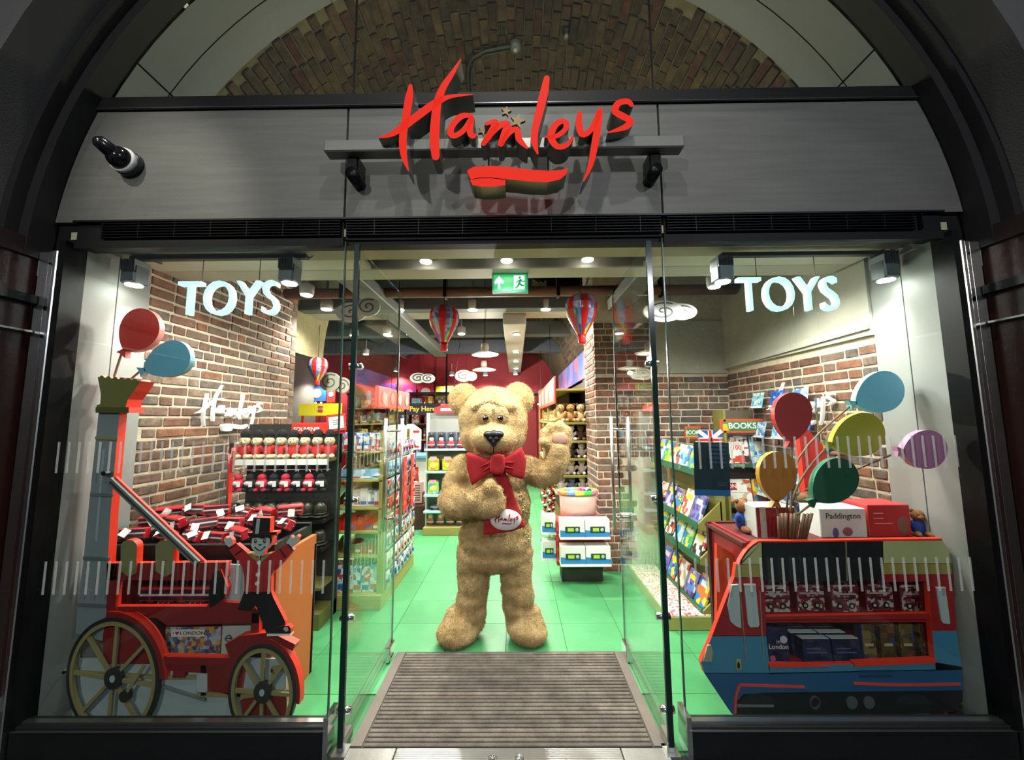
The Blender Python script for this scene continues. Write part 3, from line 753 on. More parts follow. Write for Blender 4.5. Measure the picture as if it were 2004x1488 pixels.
fig.prism([(47 * u + 6 * u * math.cos(k), 25 * u + 6 * u * math.sin(k)) for k in [j * .785 for j in range(8)]], -.009, -.0065)
fig.build('running_figure', GRN, ex)
for x in (-hw * .8, hw * .8):
    MB().cyl((x, .015, hh), (x, .015, 2.70 - ex.location.z), .004, 6).build('hanger', BLACKM, ex)
# ---- hot air balloons
FOIL = None
def foil():
    global FOIL
    if FOIL: return FOIL
    m, t, b = nt('holographic_foil'); L = t.links
    tc = node(t, 'ShaderNodeTexCoord'); wv = node(t, 'ShaderNodeTexNoise', i_Scale=4.0, i_Detail=2.0, i_Distortion=1.5); L.new(tc.outputs['Object'], wv.inputs[0])
    rp = ramp(t, [(.3, '#8a86d0'), (.40, '#a9b0e8'), (.47, '#c8ccd8'), (.53, '#4a78f0'), (.58, '#40d890'), (.63, '#f0e850'), (.7, '#f08a50')]); L.new(wv.outputs['Fac'], rp.inputs[0])
    L.new(rp.outputs[0], b.inputs['Base Color']); b.inputs['Metallic'].default_value = .25; b.inputs['Roughness'].default_value = .25
    FOIL = m; return m
BR = mat('#e82a22', .35, 0, .06, coat=.3)
def hot_balloon(p, h, label, rot=0):
    o = thing('hanging_balloon', label, 'balloon', p, 'hot-air balloon decorations'); o.rotation_euler.z = rot
    prof = [(.02, .5), (.16, .485), (.26, .42), (.305, .30), (.305, .16), (.26, .02), (.19, -.12), (.12, -.25), (.085, -.32)]
    n = 12
    for k in range(n):
        mb = MB(); a0, a1 = 2 * math.pi * k / n, 2 * math.pi * (k + 1) / n; am = (a0 + a1) / 2
        for i in range(len(prof) - 1):
            (r0, z0), (r1, z1) = prof[i], prof[i + 1]
            def q(r, a, z, bul=1.0): return (r * bul * math.cos(a) * h, r * bul * math.sin(a) * h, z * h)
            mb.add([q(r0, a0, z0), q(r0, am, z0, 1.06), q(r0, a1, z0), q(r1, a0, z1), q(r1, am, z1, 1.06), q(r1, a1, z1)], [(0, 3, 4, 1), (1, 4, 5, 2)])
        mb.build('gore', BR if k % 2 == 0 else foil(), o, True)
    MB().lathe([(.085 * h, -.32 * h), (.075 * h, -.38 * h), (.078 * h, -.46 * h), (.07 * h, -.5 * h)], 16).build('basket', BR, o, True)
    MB().cyl((0, 0, .5 * h), (0, 0, (3.43 if p.y < 2.4 else 3.71) - p.z), .003, 6).build('hanging_wire', BLACKM, o)
    return o
hot_balloon(P(869, 643, 1.75), .47, 'red and silver striped hot-air balloon hanging left of the exit sign', .3)
hot_balloon(P(1138, 625, 1.1), .42, 'red and rainbow foil hot-air balloon hanging right of the exit sign', .35)
hot_balloon(P(622, 727, 3.0), .38, 'small striped hot-air balloon hanging beyond the left brick wall', .3)
# ---- cloud boards with drawn spirals
def cloud(px, py, Y, wpx, hpx, label, lobes, m, rz=0):
    c = P(px, py, Y); k = (Y - CAM.y) / FPX; W_, H_ = wpx * k / 2, hpx * k / 2
    o = thing('hanging_cloud', label, 'cloud board', c, 'hanging cloud boards'); o.rotation_euler.z = rz
    for i, (x, z, r, s_) in enumerate(lobes):
        pts = [((x + r * math.cos(a) * s_) * W_, (z + r * math.sin(a)) * H_ * 1.0) for a in [j * math.pi / 12 for j in range(24)]]
        pc = MB().prism(pts, -.012 - .02 * i, .008 - .02 * i).build('cloud_board', m, o)
        sp = [((x + r * .82 * (1 - q / 26) * math.cos(q * .42 + i) * s_) * W_, (z + r * .82 * (1 - q / 26) * math.sin(q * .42 + i)) * H_, .012 * (Y + 2) / 3.5) for q in range(24)]
        MB().stroke(sp, -.015 - .02 * i, -.012 - .02 * i, sub=2).build('spiral_line', mat('#5a5c58', .7), pc)
    MB().cyl((0, 0, H_ * .7), (0, 0, (3.43 if Y < 2.4 else 3.71) - c.z), .002, 6).build('hanging_wire', BLACKM, o)
CW = mat('#dfe2de', .7, 0, .03); CG = mat('#a9ad98', .7, 0, .05)
cloud(702, 609, 1.55, 92, 56, 'white cloud board with a curled line hanging beside the left glass door', [(-.3, -.1, .72, .95), (.45, .25, .7, .75)], CW)
cloud(1313, 611, 1.08, 116, 54, 'white cloud board with ring lines hanging beside the right glass door', [(.35, .0, .62, .85), (-.3, 0, .8, .85)], CW)
cloud(655, 750, 3.3, 62, 44, 'grey-green spiral cloud board below the small striped balloon', [(.5, -.2, .7, .7), (-.25, .1, .85, .8)], CG)
cloud(828, 740, 5.4, 50, 26, 'small pale cloud board on the left above the pay desk', [(-.4, 0, .8, .8), (.4, -.1, .7, .8)], CW)
cloud(912, 736, 5.4, 44, 26, 'small pale cloud board above the left ear of the bear', [(-.2, 0, .9, .9), (.5, -.1, .7, .7)], CG)
# ---- pendant dish lamps deep in the shop
for px, py, Y, r, nm in ((949, 694, 3.4, .2, 'nearer'), (947, 724, 4.8, .22, 'farther')):
    c = P(px, py, Y); o = thing('dish_lamp', '%s pale round dish lamp hanging in the middle of the ceiling' % nm, 'lamp', c, 'dish lamps')
    MB().lathe([(r * .2, .05), (r, .0), (r * .96, -.012), (r * .1, .02)], 24).build('dish', mat('#cfc8b6', .5), o, True)
    MB().lathe([(.05, .04), (.06, .10), (.05, .16)], 14).build('lamp_body', mat('#b9b2a4', .5), o, True)
    MB().cyl((0, 0, .16), (0, 0, 3.72 - c.z), .006, 6).build('cord', BLACKM, o)
    l = lamp('dish_lamp_light', 'POINT', (0, 0, -.08), 70, (1, .95, .86), None, .03); l.parent = o

# ================================================================== THE TEDDY BEAR COSTUME
from mathutils.bvhtree import BVHTree
def fuse(mb, voxel, it, name, mats, fac=.5):
    """union of overlapping volumes as one smooth continuous skin"""
    o = bpy.data.objects.new('tmp', mb.mesh('tmp', mats)); COL.objects.link(o)
    r = o.modifiers.new('r', 'REMESH'); r.mode = 'VOXEL'; r.voxel_size = voxel; r.use_smooth_shade = True
    s = o.modifiers.new('s', 'SMOOTH'); s.factor = fac; s.iterations = it
    dg = bpy.context.evaluated_depsgraph_get(); me = bpy.data.meshes.new_from_object(o.evaluated_get(dg)); me.name = name
    bpy.data.objects.remove(o)
    me.materials.clear()
    for m in (mats if isinstance(mats, (list, tuple)) else [mats]): me.materials.append(m)
    me.polygons.foreach_set('use_smooth', [True] * len(me.polygons)); return me
def furmat(name, c0, c1, c2):
    m, t, b = nt(name); L = t.links
    tc = node(t, 'ShaderNodeTexCoord'); nz = node(t, 'ShaderNodeTexNoise', i_Scale=9.0, i_Detail=8.0, i_Roughness=.7); L.new(tc.outputs['Object'], nz.inputs[0])
    rp = ramp(t, [(.3, c0), (.5, c1), (.7, c2)]); L.new(nz.outputs['Fac'], rp.inputs[0]); L.new(rp.outputs[0], b.inputs['Base Color'])
    b.inputs['Roughness'].default_value = .9; b.inputs['Specular IOR Level'].default_value = .15; b.inputs['Sheen Weight'].default_value = .25
    n2 = node(t, 'ShaderNodeTexNoise', i_Scale=70.0, i_Detail=6.0); L.new(tc.outputs['Object'], n2.inputs[0])
    bp = node(t, 'ShaderNodeBump', i_Strength=.6, i_Distance=.02); L.new(n2.outputs['Fac'], bp.inputs['Height']); L.new(bp.outputs[0], b.inputs['Normal'])
    return m
FUR = furmat('bear_fur', '#a58b5a', '#c2a671', '#d6be8e')
FURE = furmat('ear_shade_fur', '#a58a56', '#bfa068', '#cdb078')  # fur tones darkened for the shade inside the ears
BYB = 1.05
B0 = Vector((P(966, 900, BYB).x, BYB, 0))
def K(px, py, dy=0.0): return P(px, py, BYB + dy) - B0
bear = thing('teddy_bear', 'life-size plush teddy bear costume with red bow, waving in the doorway', 'bear', B0)
mb = MB()
def chain(pts, n=6):
    for (p, r), (q, s) in zip(pts, pts[1:]):
        p, q = Vector(p), Vector(q)
        for i in range(n + 1):
            t = i / n; rr = r + (s - r) * t; mb.ell(p.lerp(q, t), rr, 14, 10)
# torso
mb.ell(K(969, 935), (.255, .19, .20), 20, 14); mb.ell(K(969, 990), (.285, .215, .25), 20, 14); mb.ell(K(969, 1050), (.288, .215, .22), 20, 14)
mb.ell(K(968, 1085), (.275, .195, .13), 20, 14); mb.ell(K(967, 900), (.20, .17, .12), 16, 10)
# head
mb.ell(K(965, 824, -.04), (.272, .25, .275), 24, 16); mb.ell(K(965, 850, -.05), (.262, .25, .2), 20, 14)
mb.ell(K(966, 860, -.27), (.175, .14, .112), 20, 14); mb.ell(K(966, 843, -.25), (.10, .09, .06), 16, 10)
mb.ell(K(965, 882, -.21), (.15, .10, .075), 16, 10)
mb.ell(K(942, 797, -.215), (.095, .06, .05), 12, 8); mb.ell(K(988, 797, -.215), (.095, .06, .05), 12, 8)
for px, py in ((908, 782), (1014, 780)):
    mb.ell(K(px, py, .0), (.13, .06, .135), 18, 12)
# legs and feet
chain([(K(926, 1085), .135), (K(927, 1140), .122), (K(922, 1180), .118), (K(921, 1210), .112)])
chain([(K(1008, 1085), .135), (K(1011, 1140), .122), (K(1014, 1180), .118), (K(1017, 1208), .110)])
for px, py, tw in ((897, 1262, -.35), (1031, 1258, .2)):
    f_ = PF(px, py) - B0; c = Vector((f_.x, -.045, .082))
    mb.ell(c, (.150, .175, .098), 20, 12, rot=(0, 0, tw)); mb.ell(c + Vector((-.05 if px < 960 else .03, -.06, -.01)), (.125, .115, .085), 16, 10)
    mb.ell((c.x * .9 + K(px, 1200).x * .1, .0, .14), (.11, .11, .09), 14, 10)
# left arm folded across the belly, paw closed on the bow tail
chain([(K(906, 915, .0), .105), (K(891, 955, -.02), .105), (K(886, 985, -.06), .112), (K(910, 985, -.20), .105), (K(935, 980, -.30), .095)])
mb.ell(K(950, 982, -.345), (.12, .08, .11), 16, 10)
for px, py, r in ((972, 962, .040), (979, 976, .040), (976, 991, .038), (965, 1002, .036)): mb.ell(K(px, py, -.375), (r * 1.2, r * .9, r * .85), 12, 8)
chain([(K(952, 965, -.36), .048), (K(959, 950, -.375), .042), (K(962, 943, -.375), .034)], 3)
# right arm raised, open paw
chain([(K(1030, 918, 0), .105), (K(1058, 928, -.03), .102), (K(1080, 922, -.06), .10), (K(1091, 900, -.08), .095), (K(1092, 880, -.09), .092)])
mb.ell(K(1090, 862, -.10), (.118, .06, .105), 16, 10)
for px, py, r in ((1066, 850, .042), (1078, 838, .044), (1095, 835, .044), (1109, 845, .042)): mb.ell(K(px, py, -.115), (r, r * .85, r * 1.15), 12, 8)
chain([(K(1076, 868, -.11), .048), (K(1064, 864, -.125), .042)], 3)
bme = fuse(mb, .0125, 4, 'body', FUR)
# ruffle the skin a little where the costume creases
co = np.empty(len(bme.vertices) * 3); bme.vertices.foreach_get('co', co); co = co.reshape(-1, 3)
nr = np.array([v.normal[:] for v in bme.vertices])
amp = np.array([(mnoise.noise(Vector((c[0] * 5, c[1] * 5, c[2] * 14))) * .016 + mnoise.noise(Vector(c) * 28) * .006) * (1.0 if c[2] < 1.25 else .35) for c in co])
co = co + nr * amp[:, None]; bme.vertices.foreach_set('co', co.ravel()); bme.update()
body = inst('body', bme, bear)
bvh = BVHTree.FromPolygons([v.co.copy() for v in bme.vertices], [tuple(p.vertices) for p in bme.polygons])
def onbear(px, py, off=0.0):
    d = (cam_rot @ Vector(((px - 1002) / FPX, -(py - 744) / FPX, -1))).normalized()
    h = bvh.ray_cast(CAM - B0, d)
    return (h[0] - d * off, h[1]) if h[0] is not None else (K(px, py, -.25), Vector((0, -1, 0)))
# pile of the plush: short tufts over the whole skin
bme.calc_loop_triangles()
tri = np.array([t.vertices[:] for t in bme.loop_triangles]); A, Bq, C = co[tri[:, 0]], co[tri[:, 1]], co[tri[:, 2]]
fn_ = np.cross(Bq - A, C - A); ar = np.linalg.norm(fn_, axis=1); fn_ /= ar[:, None] + 1e-12
rg = np.random.default_rng(3); NF = 120000
pick = rg.choice(len(tri), NF, p=ar / ar.sum()); r1, r2 = np.sqrt(rg.random(NF)), rg.random(NF)
root = A[pick] * (1 - r1)[:, None] + Bq[pick] * (r1 * (1 - r2))[:, None] + C[pick] * (r1 * r2)[:, None]
dirn = fn_[pick] * .75 + rg.normal(0, .38, (NF, 3)) + np.array([0, -.05, -.45]); dirn /= np.linalg.norm(dirn, axis=1)[:, None]
face = (root[:, 2] > 1.33) & (root[:, 1] < -.1)
ln = np.where(face, .009, .0145) * rg.uniform(.7, 1.3, NF)
side = np.cross(dirn, rg.normal(0, 1, (NF, 3))); side /= np.linalg.norm(side, axis=1)[:, None] + 1e-9
V = np.empty((NF, 3, 3)); V[:, 0] = root - side * .0018 - fn_[pick] * .003; V[:, 1] = root + side * .0018 - fn_[pick] * .003; V[:, 2] = root + dirn * ln[:, None]
fme = bpy.data.meshes.new('plush_pile'); fme.vertices.add(NF * 3); fme.vertices.foreach_set('co', V.ravel())
fme.loops.add(NF * 3); fme.loops.foreach_set('vertex_index', np.arange(NF * 3)); fme.polygons.add(NF)
fme.polygons.foreach_set('loop_start', np.arange(0, NF * 3, 3)); fme.update(calc_edges=True); fme.materials.append(FUR)
tag(inst('plush_pile', fme, bear), kind='stuff')
# face
for px, py in ((948, 814), (981, 814)):
    p, n_ = onbear(px, py); MB().ell(p, (.058, .022, .07), 16, 10).build('eye_patch', furmat('patch_fur', '#8d7850', '#a08a60', '#b09a70'), bear, True)
for px in (950.5, 979):
    p, n_ = onbear(px, 819, .016); e = MB().ell(p, .0225, 16, 12).build('eye', mat('#0e0b0a', .08, 0, .05), bear, True)
    MB().ell(p + Vector((-.006, -.018, .008)), .0055, 10, 8).build('eye_glint', mat('#f5f5f0', .2), e, True)
p, n_ = onbear(966, 858); nb_ = MB()
for dx, dz, r in ((-.042, .026, .032), (.042, .026, .032), (0, .026, .038), (-.02, -.004, .03), (.02, -.004, .03), (0, -.026, .028), (0, -.046, .018)): nb_.ell(p + Vector((dx, 0, dz)), (r, .03, r * .8), 14, 10)
inst('nose', fuse(nb_, .006, 4, 'nose', mat('#17171a', .35, 0, .15, 40)), bear)
pts = [onbear(966, y, .002)[0] for y in (866, 872, 878, 884, 888)]
MB().tube(pts, .0035, 6).build('mouth_seam', mat('#3a2c1a', .8), bear)
pts = [onbear(x, y, .002)[0] for x, y in ((950, 884), (956, 887), (966, 888), (976, 887), (982, 883))]
MB().tube(pts, .0035, 6).build('mouth_seam', mat('#3a2c1a', .8), bear)
for px, py in ((912, 786), (1010, 784)):
    p = K(px, py, -.05); MB().ell(p, (.085, .016, .09), 18, 10).build('ear_hollow_shade', FURE, bear, True)  # slightly darker disc stands in for the shade of the ear hollow
p = K(1096, 860, -.155); MB().ell(p, (.062, .016, .05), 18, 10).build('paw_pad', mat('#b08a74', .8, 0, .15, 30, .4, 200), bear, True)
# sequinned seam on the brow and flank
SEQ = mat('#d8c48a', .18, .8, .3, 60)
sq = MB()
for k in range(46):
    t = k / 45; px = 926 + 62 * t; py = 800 - 14 * math.sin(t * math.pi) + random.uniform(-3, 3)
    p, n_ = onbear(px, py, .006); sq.ell(p, (.006, .003, .006), 6, 4, rot=(random.uniform(-.6, .6), 0, random.uniform(-.6, .6)))
for k in range(22):
    p, n_ = onbear(966 + random.uniform(-2, 2), 800 + k * 1.0, .006); sq.ell(p, (.005, .003, .005), 6, 4)
for k in range(70):
    p, n_ = onbear(1018 + random.uniform(-5, 6) + k * .18, 938 + k * 1.8, .008); sq.ell(p, (.008, .004, .008), 6, 4, rot=(random.uniform(-.6, .6), 0, random.uniform(-.6, .6)))
tag(sq.build('sequins', SEQ, bear), kind='stuff')
# red bow
BOW = mat('#a81a20', .85, 0, .16, 9, .3, 160)
def pillow(name, poly, dy0, dy1, parent, vox=.011, it=7):
    m_ = MB().prism([((K(x, y, (dy0 + dy1) / 2)).x, (K(x, y, (dy0 + dy1) / 2)).z) for x, y in poly], dy0, dy1)
    return inst(name, fuse(m_, vox, it, name, BOW), parent)
bowo = pillow('bow_knot', [(962, 890), (975, 887), (987, 890), (990, 908), (985, 926), (972, 929), (960, 924), (959, 905)], -.40, -.29, bear)
pillow('bow_loop', [(913, 886), (914, 912), (924, 950), (944, 936), (968, 922), (970, 900), (945, 896), (928, 888)], -.37, -.27, bowo)
pillow('bow_loop', [(978, 900), (998, 890), (1021, 874), (1030, 900), (1026, 938), (1003, 932), (980, 918)], -.37, -.27, bowo)
pillow('bow_tail', [(964, 918), (986, 918), (1000, 950), (1012, 985), (1029, 1030), (1000, 1040), (945, 1047), (948, 1018), (962, 990), (966, 960)], -.335, -.275, bowo)
MB().tube([K(920, 893, -.22), K(940, 906, -.33), K(966, 910, -.36), K(995, 906, -.33), K(1015, 893, -.22)], .03, 8).build('neck_band', BOW, bowo, True)
for a_, b_ in (((960, 905), (938, 915)), ((961, 912), (942, 925)), ((989, 906), (1010, 905)), ((988, 914), (1008, 918))):
    MB().tube([K(*a_, -.375), K((a_[0] + b_[0]) / 2, (a_[1] + b_[1]) / 2, -.376), K(*b_, -.366)], [.008, .006, .002], 6).build('pleat', mat('#a81a20', .85), bowo, True)
c = K(990, 1018, -.345)
bd = MB().lathe([(.108, .010), (.110, .003), (.104, -.004), (.02, -.006)], 32, c, 'y', sy=.66).build('badge', mat('#e3e3dd', .7, 0, .04), bowo, True)
for ch in 'Hamleys':
    mbx = MB()
    for st in LOGO[ch]: mbx.stroke([(c.x + (x - 970) * .000092, c.z + .008 + (600 - y) * .000092, w_ * .00011) for x, y, w_ in st], c.y - .009, c.y - .005, sub=3)
    mbx.build('badge_letter', mat('#9b2326', .7), bd)
MB().prism([(c.x + (x - 970) * .000092, c.z + .010 + (600 - y) * .000092) for x, y in RIBBON], c.y - .009, c.y - .005).build('badge_ribbon', mat('#7b3a38', .7), bd)

# ================================================================== LEFT WINDOW: STEAM CARRIAGE DISPLAY
def D(px, py, Y):
    p = P(px, py, Y); return (p.x, max(p.z, .004))
def zm(pts, ox, oy, s): return [(ox + x / s, oy + y / s) for x, y in pts]      # zoomed-view points to photo pixels
def board(name, pts, Y0, Y1, mats, parent, o, side=1):
    return MB(o).prism([D(x, y, Y0) for x, y in pts], Y0, Y1, 0, side if isinstance(mats, list) else None).build(name, mats, parent)
def ellp(cx, cy, rx, ry, n=40, a0=0, a1=2 * math.pi): return [(cx + rx * math.cos(a0 + (a1 - a0) * i / n), cy + ry * math.sin(a0 + (a1 - a0) * i / n)) for i in range(n + (0 if a1 - a0 > 6.2 else 1))]
def ring(name, cx, cy, rx, ry, t, Y0, Y1, mats, parent, o, a0=0, a1=2 * math.pi, n=48, ty=None):
    ty = ty or t * ry / rx; mb = MB(o); full = a1 - a0 > 6.2
    N = n if full else n + 1
    A = [D(*p, Y0) for p in ellp(cx, cy, rx, ry, n, a0, a1)]; B = [D(*p, Y0) for p in ellp(cx, cy, rx - t, ry - ty, n, a0, a1)]
    mb.v += [(x, Y0, z) for x, z in A] + [(x, Y0, z) for x, z in B] + [(x, Y1, z) for x, z in A] + [(x, Y1, z) for x, z in B]
    for i in range(N if full else N - 1):
        j = (i + 1) % N
        for f, k in (((i, j, N + j, N + i), 0), ((2 * N + i, 3 * N + i, 3 * N + j, 2 * N + j), 0), ((i, 2 * N + i, 2 * N + j, j), 1), ((N + i, N + j, 3 * N + j, 3 * N + i), 1)):
            mb.f.append(f); mb.m.append(k if isinstance(mats, list) else 0)
    return mb.build(name, mats, parent)
def bar(name, pts, wpx, Y0, Y1, m, parent, o, sub=1):
    k = (Y0 - CAM.y) / FPX * .95
    return MB(o).stroke([D(x, y, Y0) + (wpx * k,) for x, y in pts], Y0, Y1, sub=sub, cap=False).build(name, m, parent)
REDB = mat('#7d1a1c', .5, 0, .05); REDE = mat('#f03a22', .5, 0, .04); GREYC = mat('#7c858b', .5, 0, .06); OLIVE = mat('#6b6a34', .55, 0, .05)
GOLD = mat('#8e8258', .55, 0, .08); DARKR = mat('#7c1a18', .5, 0, .05); PALEG = mat('#a9b1b3', .5, 0, .05); ORNG = mat('#c9622c', .5, 0, .05)
BLK = mat('#111113', .45, 0, .1); CRM = mat('#dedbd0', .5, 0, .03)
Y = .15
o = Vector((-1.85, Y, 0))
car = thing('carriage_display', 'red cut-out steam carriage display with spoked wheels and tall grey chimney', 'display stand', o)
RS = [REDB, REDE]
# chimney
board('chimney', [(193, 808), (234, 808), (228, 870), (222, 940), (216, 1010), (211, 1100), (208, 1200), (200, 1255), (148, 1240), (152, 1180), (163, 1100), (172, 1010), (182, 910)], Y + .01, Y + .055, [GREYC, REDE], car, o)
for y, x0, x1, m in ((857, 186, 230, GOLD), (1093, 162, 212, mat('#5b6266', .5)), (1185, 151, 208, mat('#5b6266', .5)), (968, 176, 219, mat('#656d72', .5))): bar('chimney_band', [(x0, y), (x1, y + 2)], 6, Y + .002, Y + .012, m, car, o)
bar('chimney_highlight', [(203, 880), (196, 960), (188, 1060)], 5, Y + .006, Y + .012, mat('#98a2a8', .5), car, o)
cr = board('chimney_crown', [(191, 738), (275, 746), (262, 766), (250, 782), (246, 797), (246, 808), (188, 808), (189, 793), (196, 791), (197, 770)], Y - .005, Y + .085, [OLIVE, REDE], car, o)
for k in range(6): board('crown_tooth', ellp(199 + k * 13, 740 + k * 1.2, 5, 5, 10), Y - .004, Y + .08, [OLIVE, mat('#ff9a86', .5)], cr, o)
board('crown_base', [(187, 797), (252, 797), (252, 808), (187, 808)], Y - .012, Y + .08, [mat('#4d4f22', .5), REDE], cr, o)
# body boards around the two shelf openings
B1 = Y + .032
board('top_rail', [(209, 1103), (445, 1101), (445, 1128), (425, 1136), (209, 1136)], Y, B1, RS, car, o)
board('rear_post', [(209, 1103), (229, 1103), (226, 1190), (234, 1198), (209, 1225)], Y, B1, RS, car, o)
board('shelf_front', [(228, 1188), (405, 1188), (410, 1176), (495, 1183), (507, 1200), (507, 1220), (325, 1224), (300, 1205), (262, 1196), (234, 1199)], Y, B1, RS, car, o)
board('seat_post', [(493, 1200), (507, 1200), (507, 1255), (490, 1262)], Y, B1, RS, car, o)
board('lower_rail', [(318, 1286), (463, 1289), (463, 1303), (318, 1302)], Y - .006, B1, RS, car, o)
board('chassis_plate', [(312, 1300), (478, 1303), (470, 1365), (408, 1352), (400, 1318), (312, 1312)], Y + .008, B1 - .01, [DARKR, REDE], car, o)
board('side_plate', [(204, 1228), (250, 1222), (300, 1270), (298, 1300), (200, 1300)], Y + .012, B1 - .006, [DARKR, REDE], car, o)
board('back_board', [(140, 1290), (560, 1290), (560, 1432), (140, 1432)], Y + .024, Y + .034, mat('#a4adb1', .5), car, o)
board('pale_panel', [(430, 1103), (492, 1108), (492, 1192), (425, 1186)], Y + .02, B1 - .004, mat('#aab3b5', .5), car, o)
# wheel arches
ring('wheel_arch', 219, 1330, 103, 132, 12, Y - .012, B1, RS, car, o, R(-95), R(0))
board('arch_step', [(306, 1290), (326, 1284), (326, 1304), (318, 1312), (306, 1330)], Y - .005, B1, RS, car, o)
ring('wheel_arch', 512, 1357, 75, 107, 10, Y - .012, B1, RS, car, o, R(-170), R(12))
board('footboard', [(440, 1262), (470, 1245), (530, 1238), (578, 1262), (572, 1275), (530, 1250), (480, 1258), (450, 1290)], Y - .014, B1, RS, car, o)
# chassis rods
for pts, w_, m in (([(110, 1316), (330, 1328), (400, 1326)], 7, GOLD), ([(315, 1345), (400, 1372)], 5, mat('#6f7377', .5)), ([(150, 1310), (117, 1318)], 8, GOLD), ([(398, 1300), (398, 1362)], 14, GOLD), ([(385, 1360), (470, 1362)], 10, GOLD), ([(468, 1365), (590, 1352)], 9, GOLD), ([(530, 1312), (575, 1306)], 12, GOLD), ([(532, 1310), (530, 1360)], 6, GOLD)):
    bar('rod', pts, w_ * .75, Y + .008, Y + .022, m, car, o)
bar('rod_sleeve', [(338, 1321), (362, 1321)], 12, Y + .002, Y + .022, REDB, car, o)
board('valve_box', [(385, 1320), (405, 1320), (405, 1355), (385, 1355)], Y + .002, Y + .012, PALEG, car, o)
# wheels
def wheel(cx, cy, rx, ry, n, ph):
    c = D(cx, cy, Y - .02); w_ = bpy.data.objects.new('wheel', None); COL.objects.link(w_); w_.parent = car
    ring('tyre', cx, cy, rx, ry, 5, Y - .02, Y + .004, mat('#20221f', .5), w_, o)
    ring('rim', cx, cy, rx - 5, ry - 6, 7, Y - .017, Y + .002, GOLD, w_, o)
    for k in range(n):
        a = ph + 2 * math.pi * k / n
        bar('spoke', [(cx + 10 * math.cos(a), cy + 14 * math.sin(a)), (cx + (rx - 12) * math.cos(a), cy + (ry - 14) * math.sin(a))], 6.5, Y - .012, Y, GOLD, w_, o)
    board('hub', ellp(cx, cy, 16, 21, 24), Y - .024, Y, mat('#23241f', .5), w_, o)
    board('hub_cap', ellp(cx, cy, 5, 7, 16), Y - .027, Y, PALEG, w_, o)
    return w_
w1 = wheel(219, 1330, 90, 120, 8, .12); wheel(512, 1357, 66, 95, 8, .05)
board('crank_pin', ellp(241, 1365, 9, 11, 18), Y - .026, Y, mat('#23241f', .5), car, o); bar('crank_rod', [(241, 1365), (282, 1302)], 6, Y - .02, Y - .014, GOLD, car, o)
board('wheel_guard', [(470, 1372), (560, 1352), (560, 1425), (480, 1425)], Y + .012, Y + .022, DARKR, car, o)
# gold seat backs, long grey rail
for x0, x1, yt, yb in ((236, 268, 1057, 1130), (304, 340, 1058, 1130)):
    cx, w_ = (x0 + x1) / 2, (x1 - x0) / 2
    board('seat_back', [(x0, yb - 12), (x0, yt + 14)] + ellp(cx, yt + 14, w_, 14, 10, math.pi, 2 * math.pi) + [(x1 - 2, yb - 8), (cx, yb)], Y - .008, Y + .03, [mat('#7d7950', .5, 0, .05), REDE], car, o)
bar('slanting_rail', [(212, 940), (385, 1104)], 12, Y - .012, Y + .004, mat('#7e8584', .45, .2), car, o)
bar('rail_edge', [(221, 938), (396, 1104)], 13, Y + .004, Y + .018, REDE, car, o)
bar('rail_groove', [(214, 943), (385, 1105)], 4, Y - .015, Y - .011, mat('#353a3a', .5), car, o)
board('rail_knob', ellp(202, 927, 5, 5, 14), Y - .03, Y, BLK, car, o)
# side of the stand and shelves inside
board('lamp_panel', [(408, 1160), (418, 1120), (432, 1115), (445, 1150), (440, 1170), (410, 1190)], Y - .01, Y + .03, [BLK, REDE], car, o)
sx0, sx1 = D(205, 1300, Y)[0], -1.31
MB(o).box(sx1 - .03, sx1, Y + .034, .62, 0, .88).build('side_panel', ORNG, car)
MB(o).box(sx0, sx0 + .03, Y + .06, .62, 0, .80).build('side_panel', DARKR, car)
zs1, zs2 = D(300, 1192, Y + .1)[1], D(300, 1292, Y + .1)[1]
for z in (zs1, zs2): MB(o).box(sx0, sx1 - .035, Y + .04, .6, z - .02, z).build('shelf', DARKR, car)
MB(o).box(sx0, sx1, .60, .63, 0, .82).build('back_panel', mat('#3a1614', .6), car)
# ---- the doorman figure on the footboard
Z6 = lambda pts: zm(pts, 380, 980, 3.382)
DM = thing('doorman_cutout', 'smiling cut-out doorman in black top hat and red coat, arms raised on the carriage', 'cut-out figure', (P(520, 1240, Y - .05).x, Y - .05, D(520, 1245, Y - .05)[1]))
do = DM.location; Yd = Y - .04; Yb = Y - .016
def dm(name, pts, m, dy=0.0, par=None): return board(name, Z6(pts), Yd - dy, Yb, [m, REDE] if m in (REDC, BLK, SKIN) else m, par or DM, do)
SKIN = mat('#b9bdbb', .5, 0, .03); REDC = mat('#b01f26', .5, 0, .05)
dm('trousers', [(335, 590), (505, 590), (522, 640), (602, 800), (605, 888), (482, 890), (405, 690), (382, 728), (285, 722)], BLK)
ct = dm('coat', [(312, 420), (345, 345), (400, 360), (430, 395), (460, 360), (520, 345), (545, 420), (507, 500), (507, 605), (333, 605), (333, 500)], REDC, .004)
dm('sleeve', [(348, 342), (280, 285), (228, 322), (258, 365), (308, 430), (335, 470), (360, 400)], REDC, .003)
dm('sleeve', [(518, 345), (618, 290), (655, 330), (600, 400), (535, 465), (505, 400)], REDC, .003)
for a in ([(228, 322), (280, 285)], [(268, 362), (322, 322)], [(618, 290), (655, 330)], [(566, 322), (604, 378)]): bar('cuff_line', Z6(a), 2.2, Yd - .006, Yd - .002, BLK, ct, do)
dm('hand', [(195, 262), (205, 240), (225, 250), (238, 238), (254, 262), (258, 288), (232, 310), (208, 290)], SKIN)
dm('hand', [(610, 278), (632, 245), (640, 232), (652, 248), (682, 228), (694, 240), (682, 280), (650, 308), (625, 300)], SKIN)
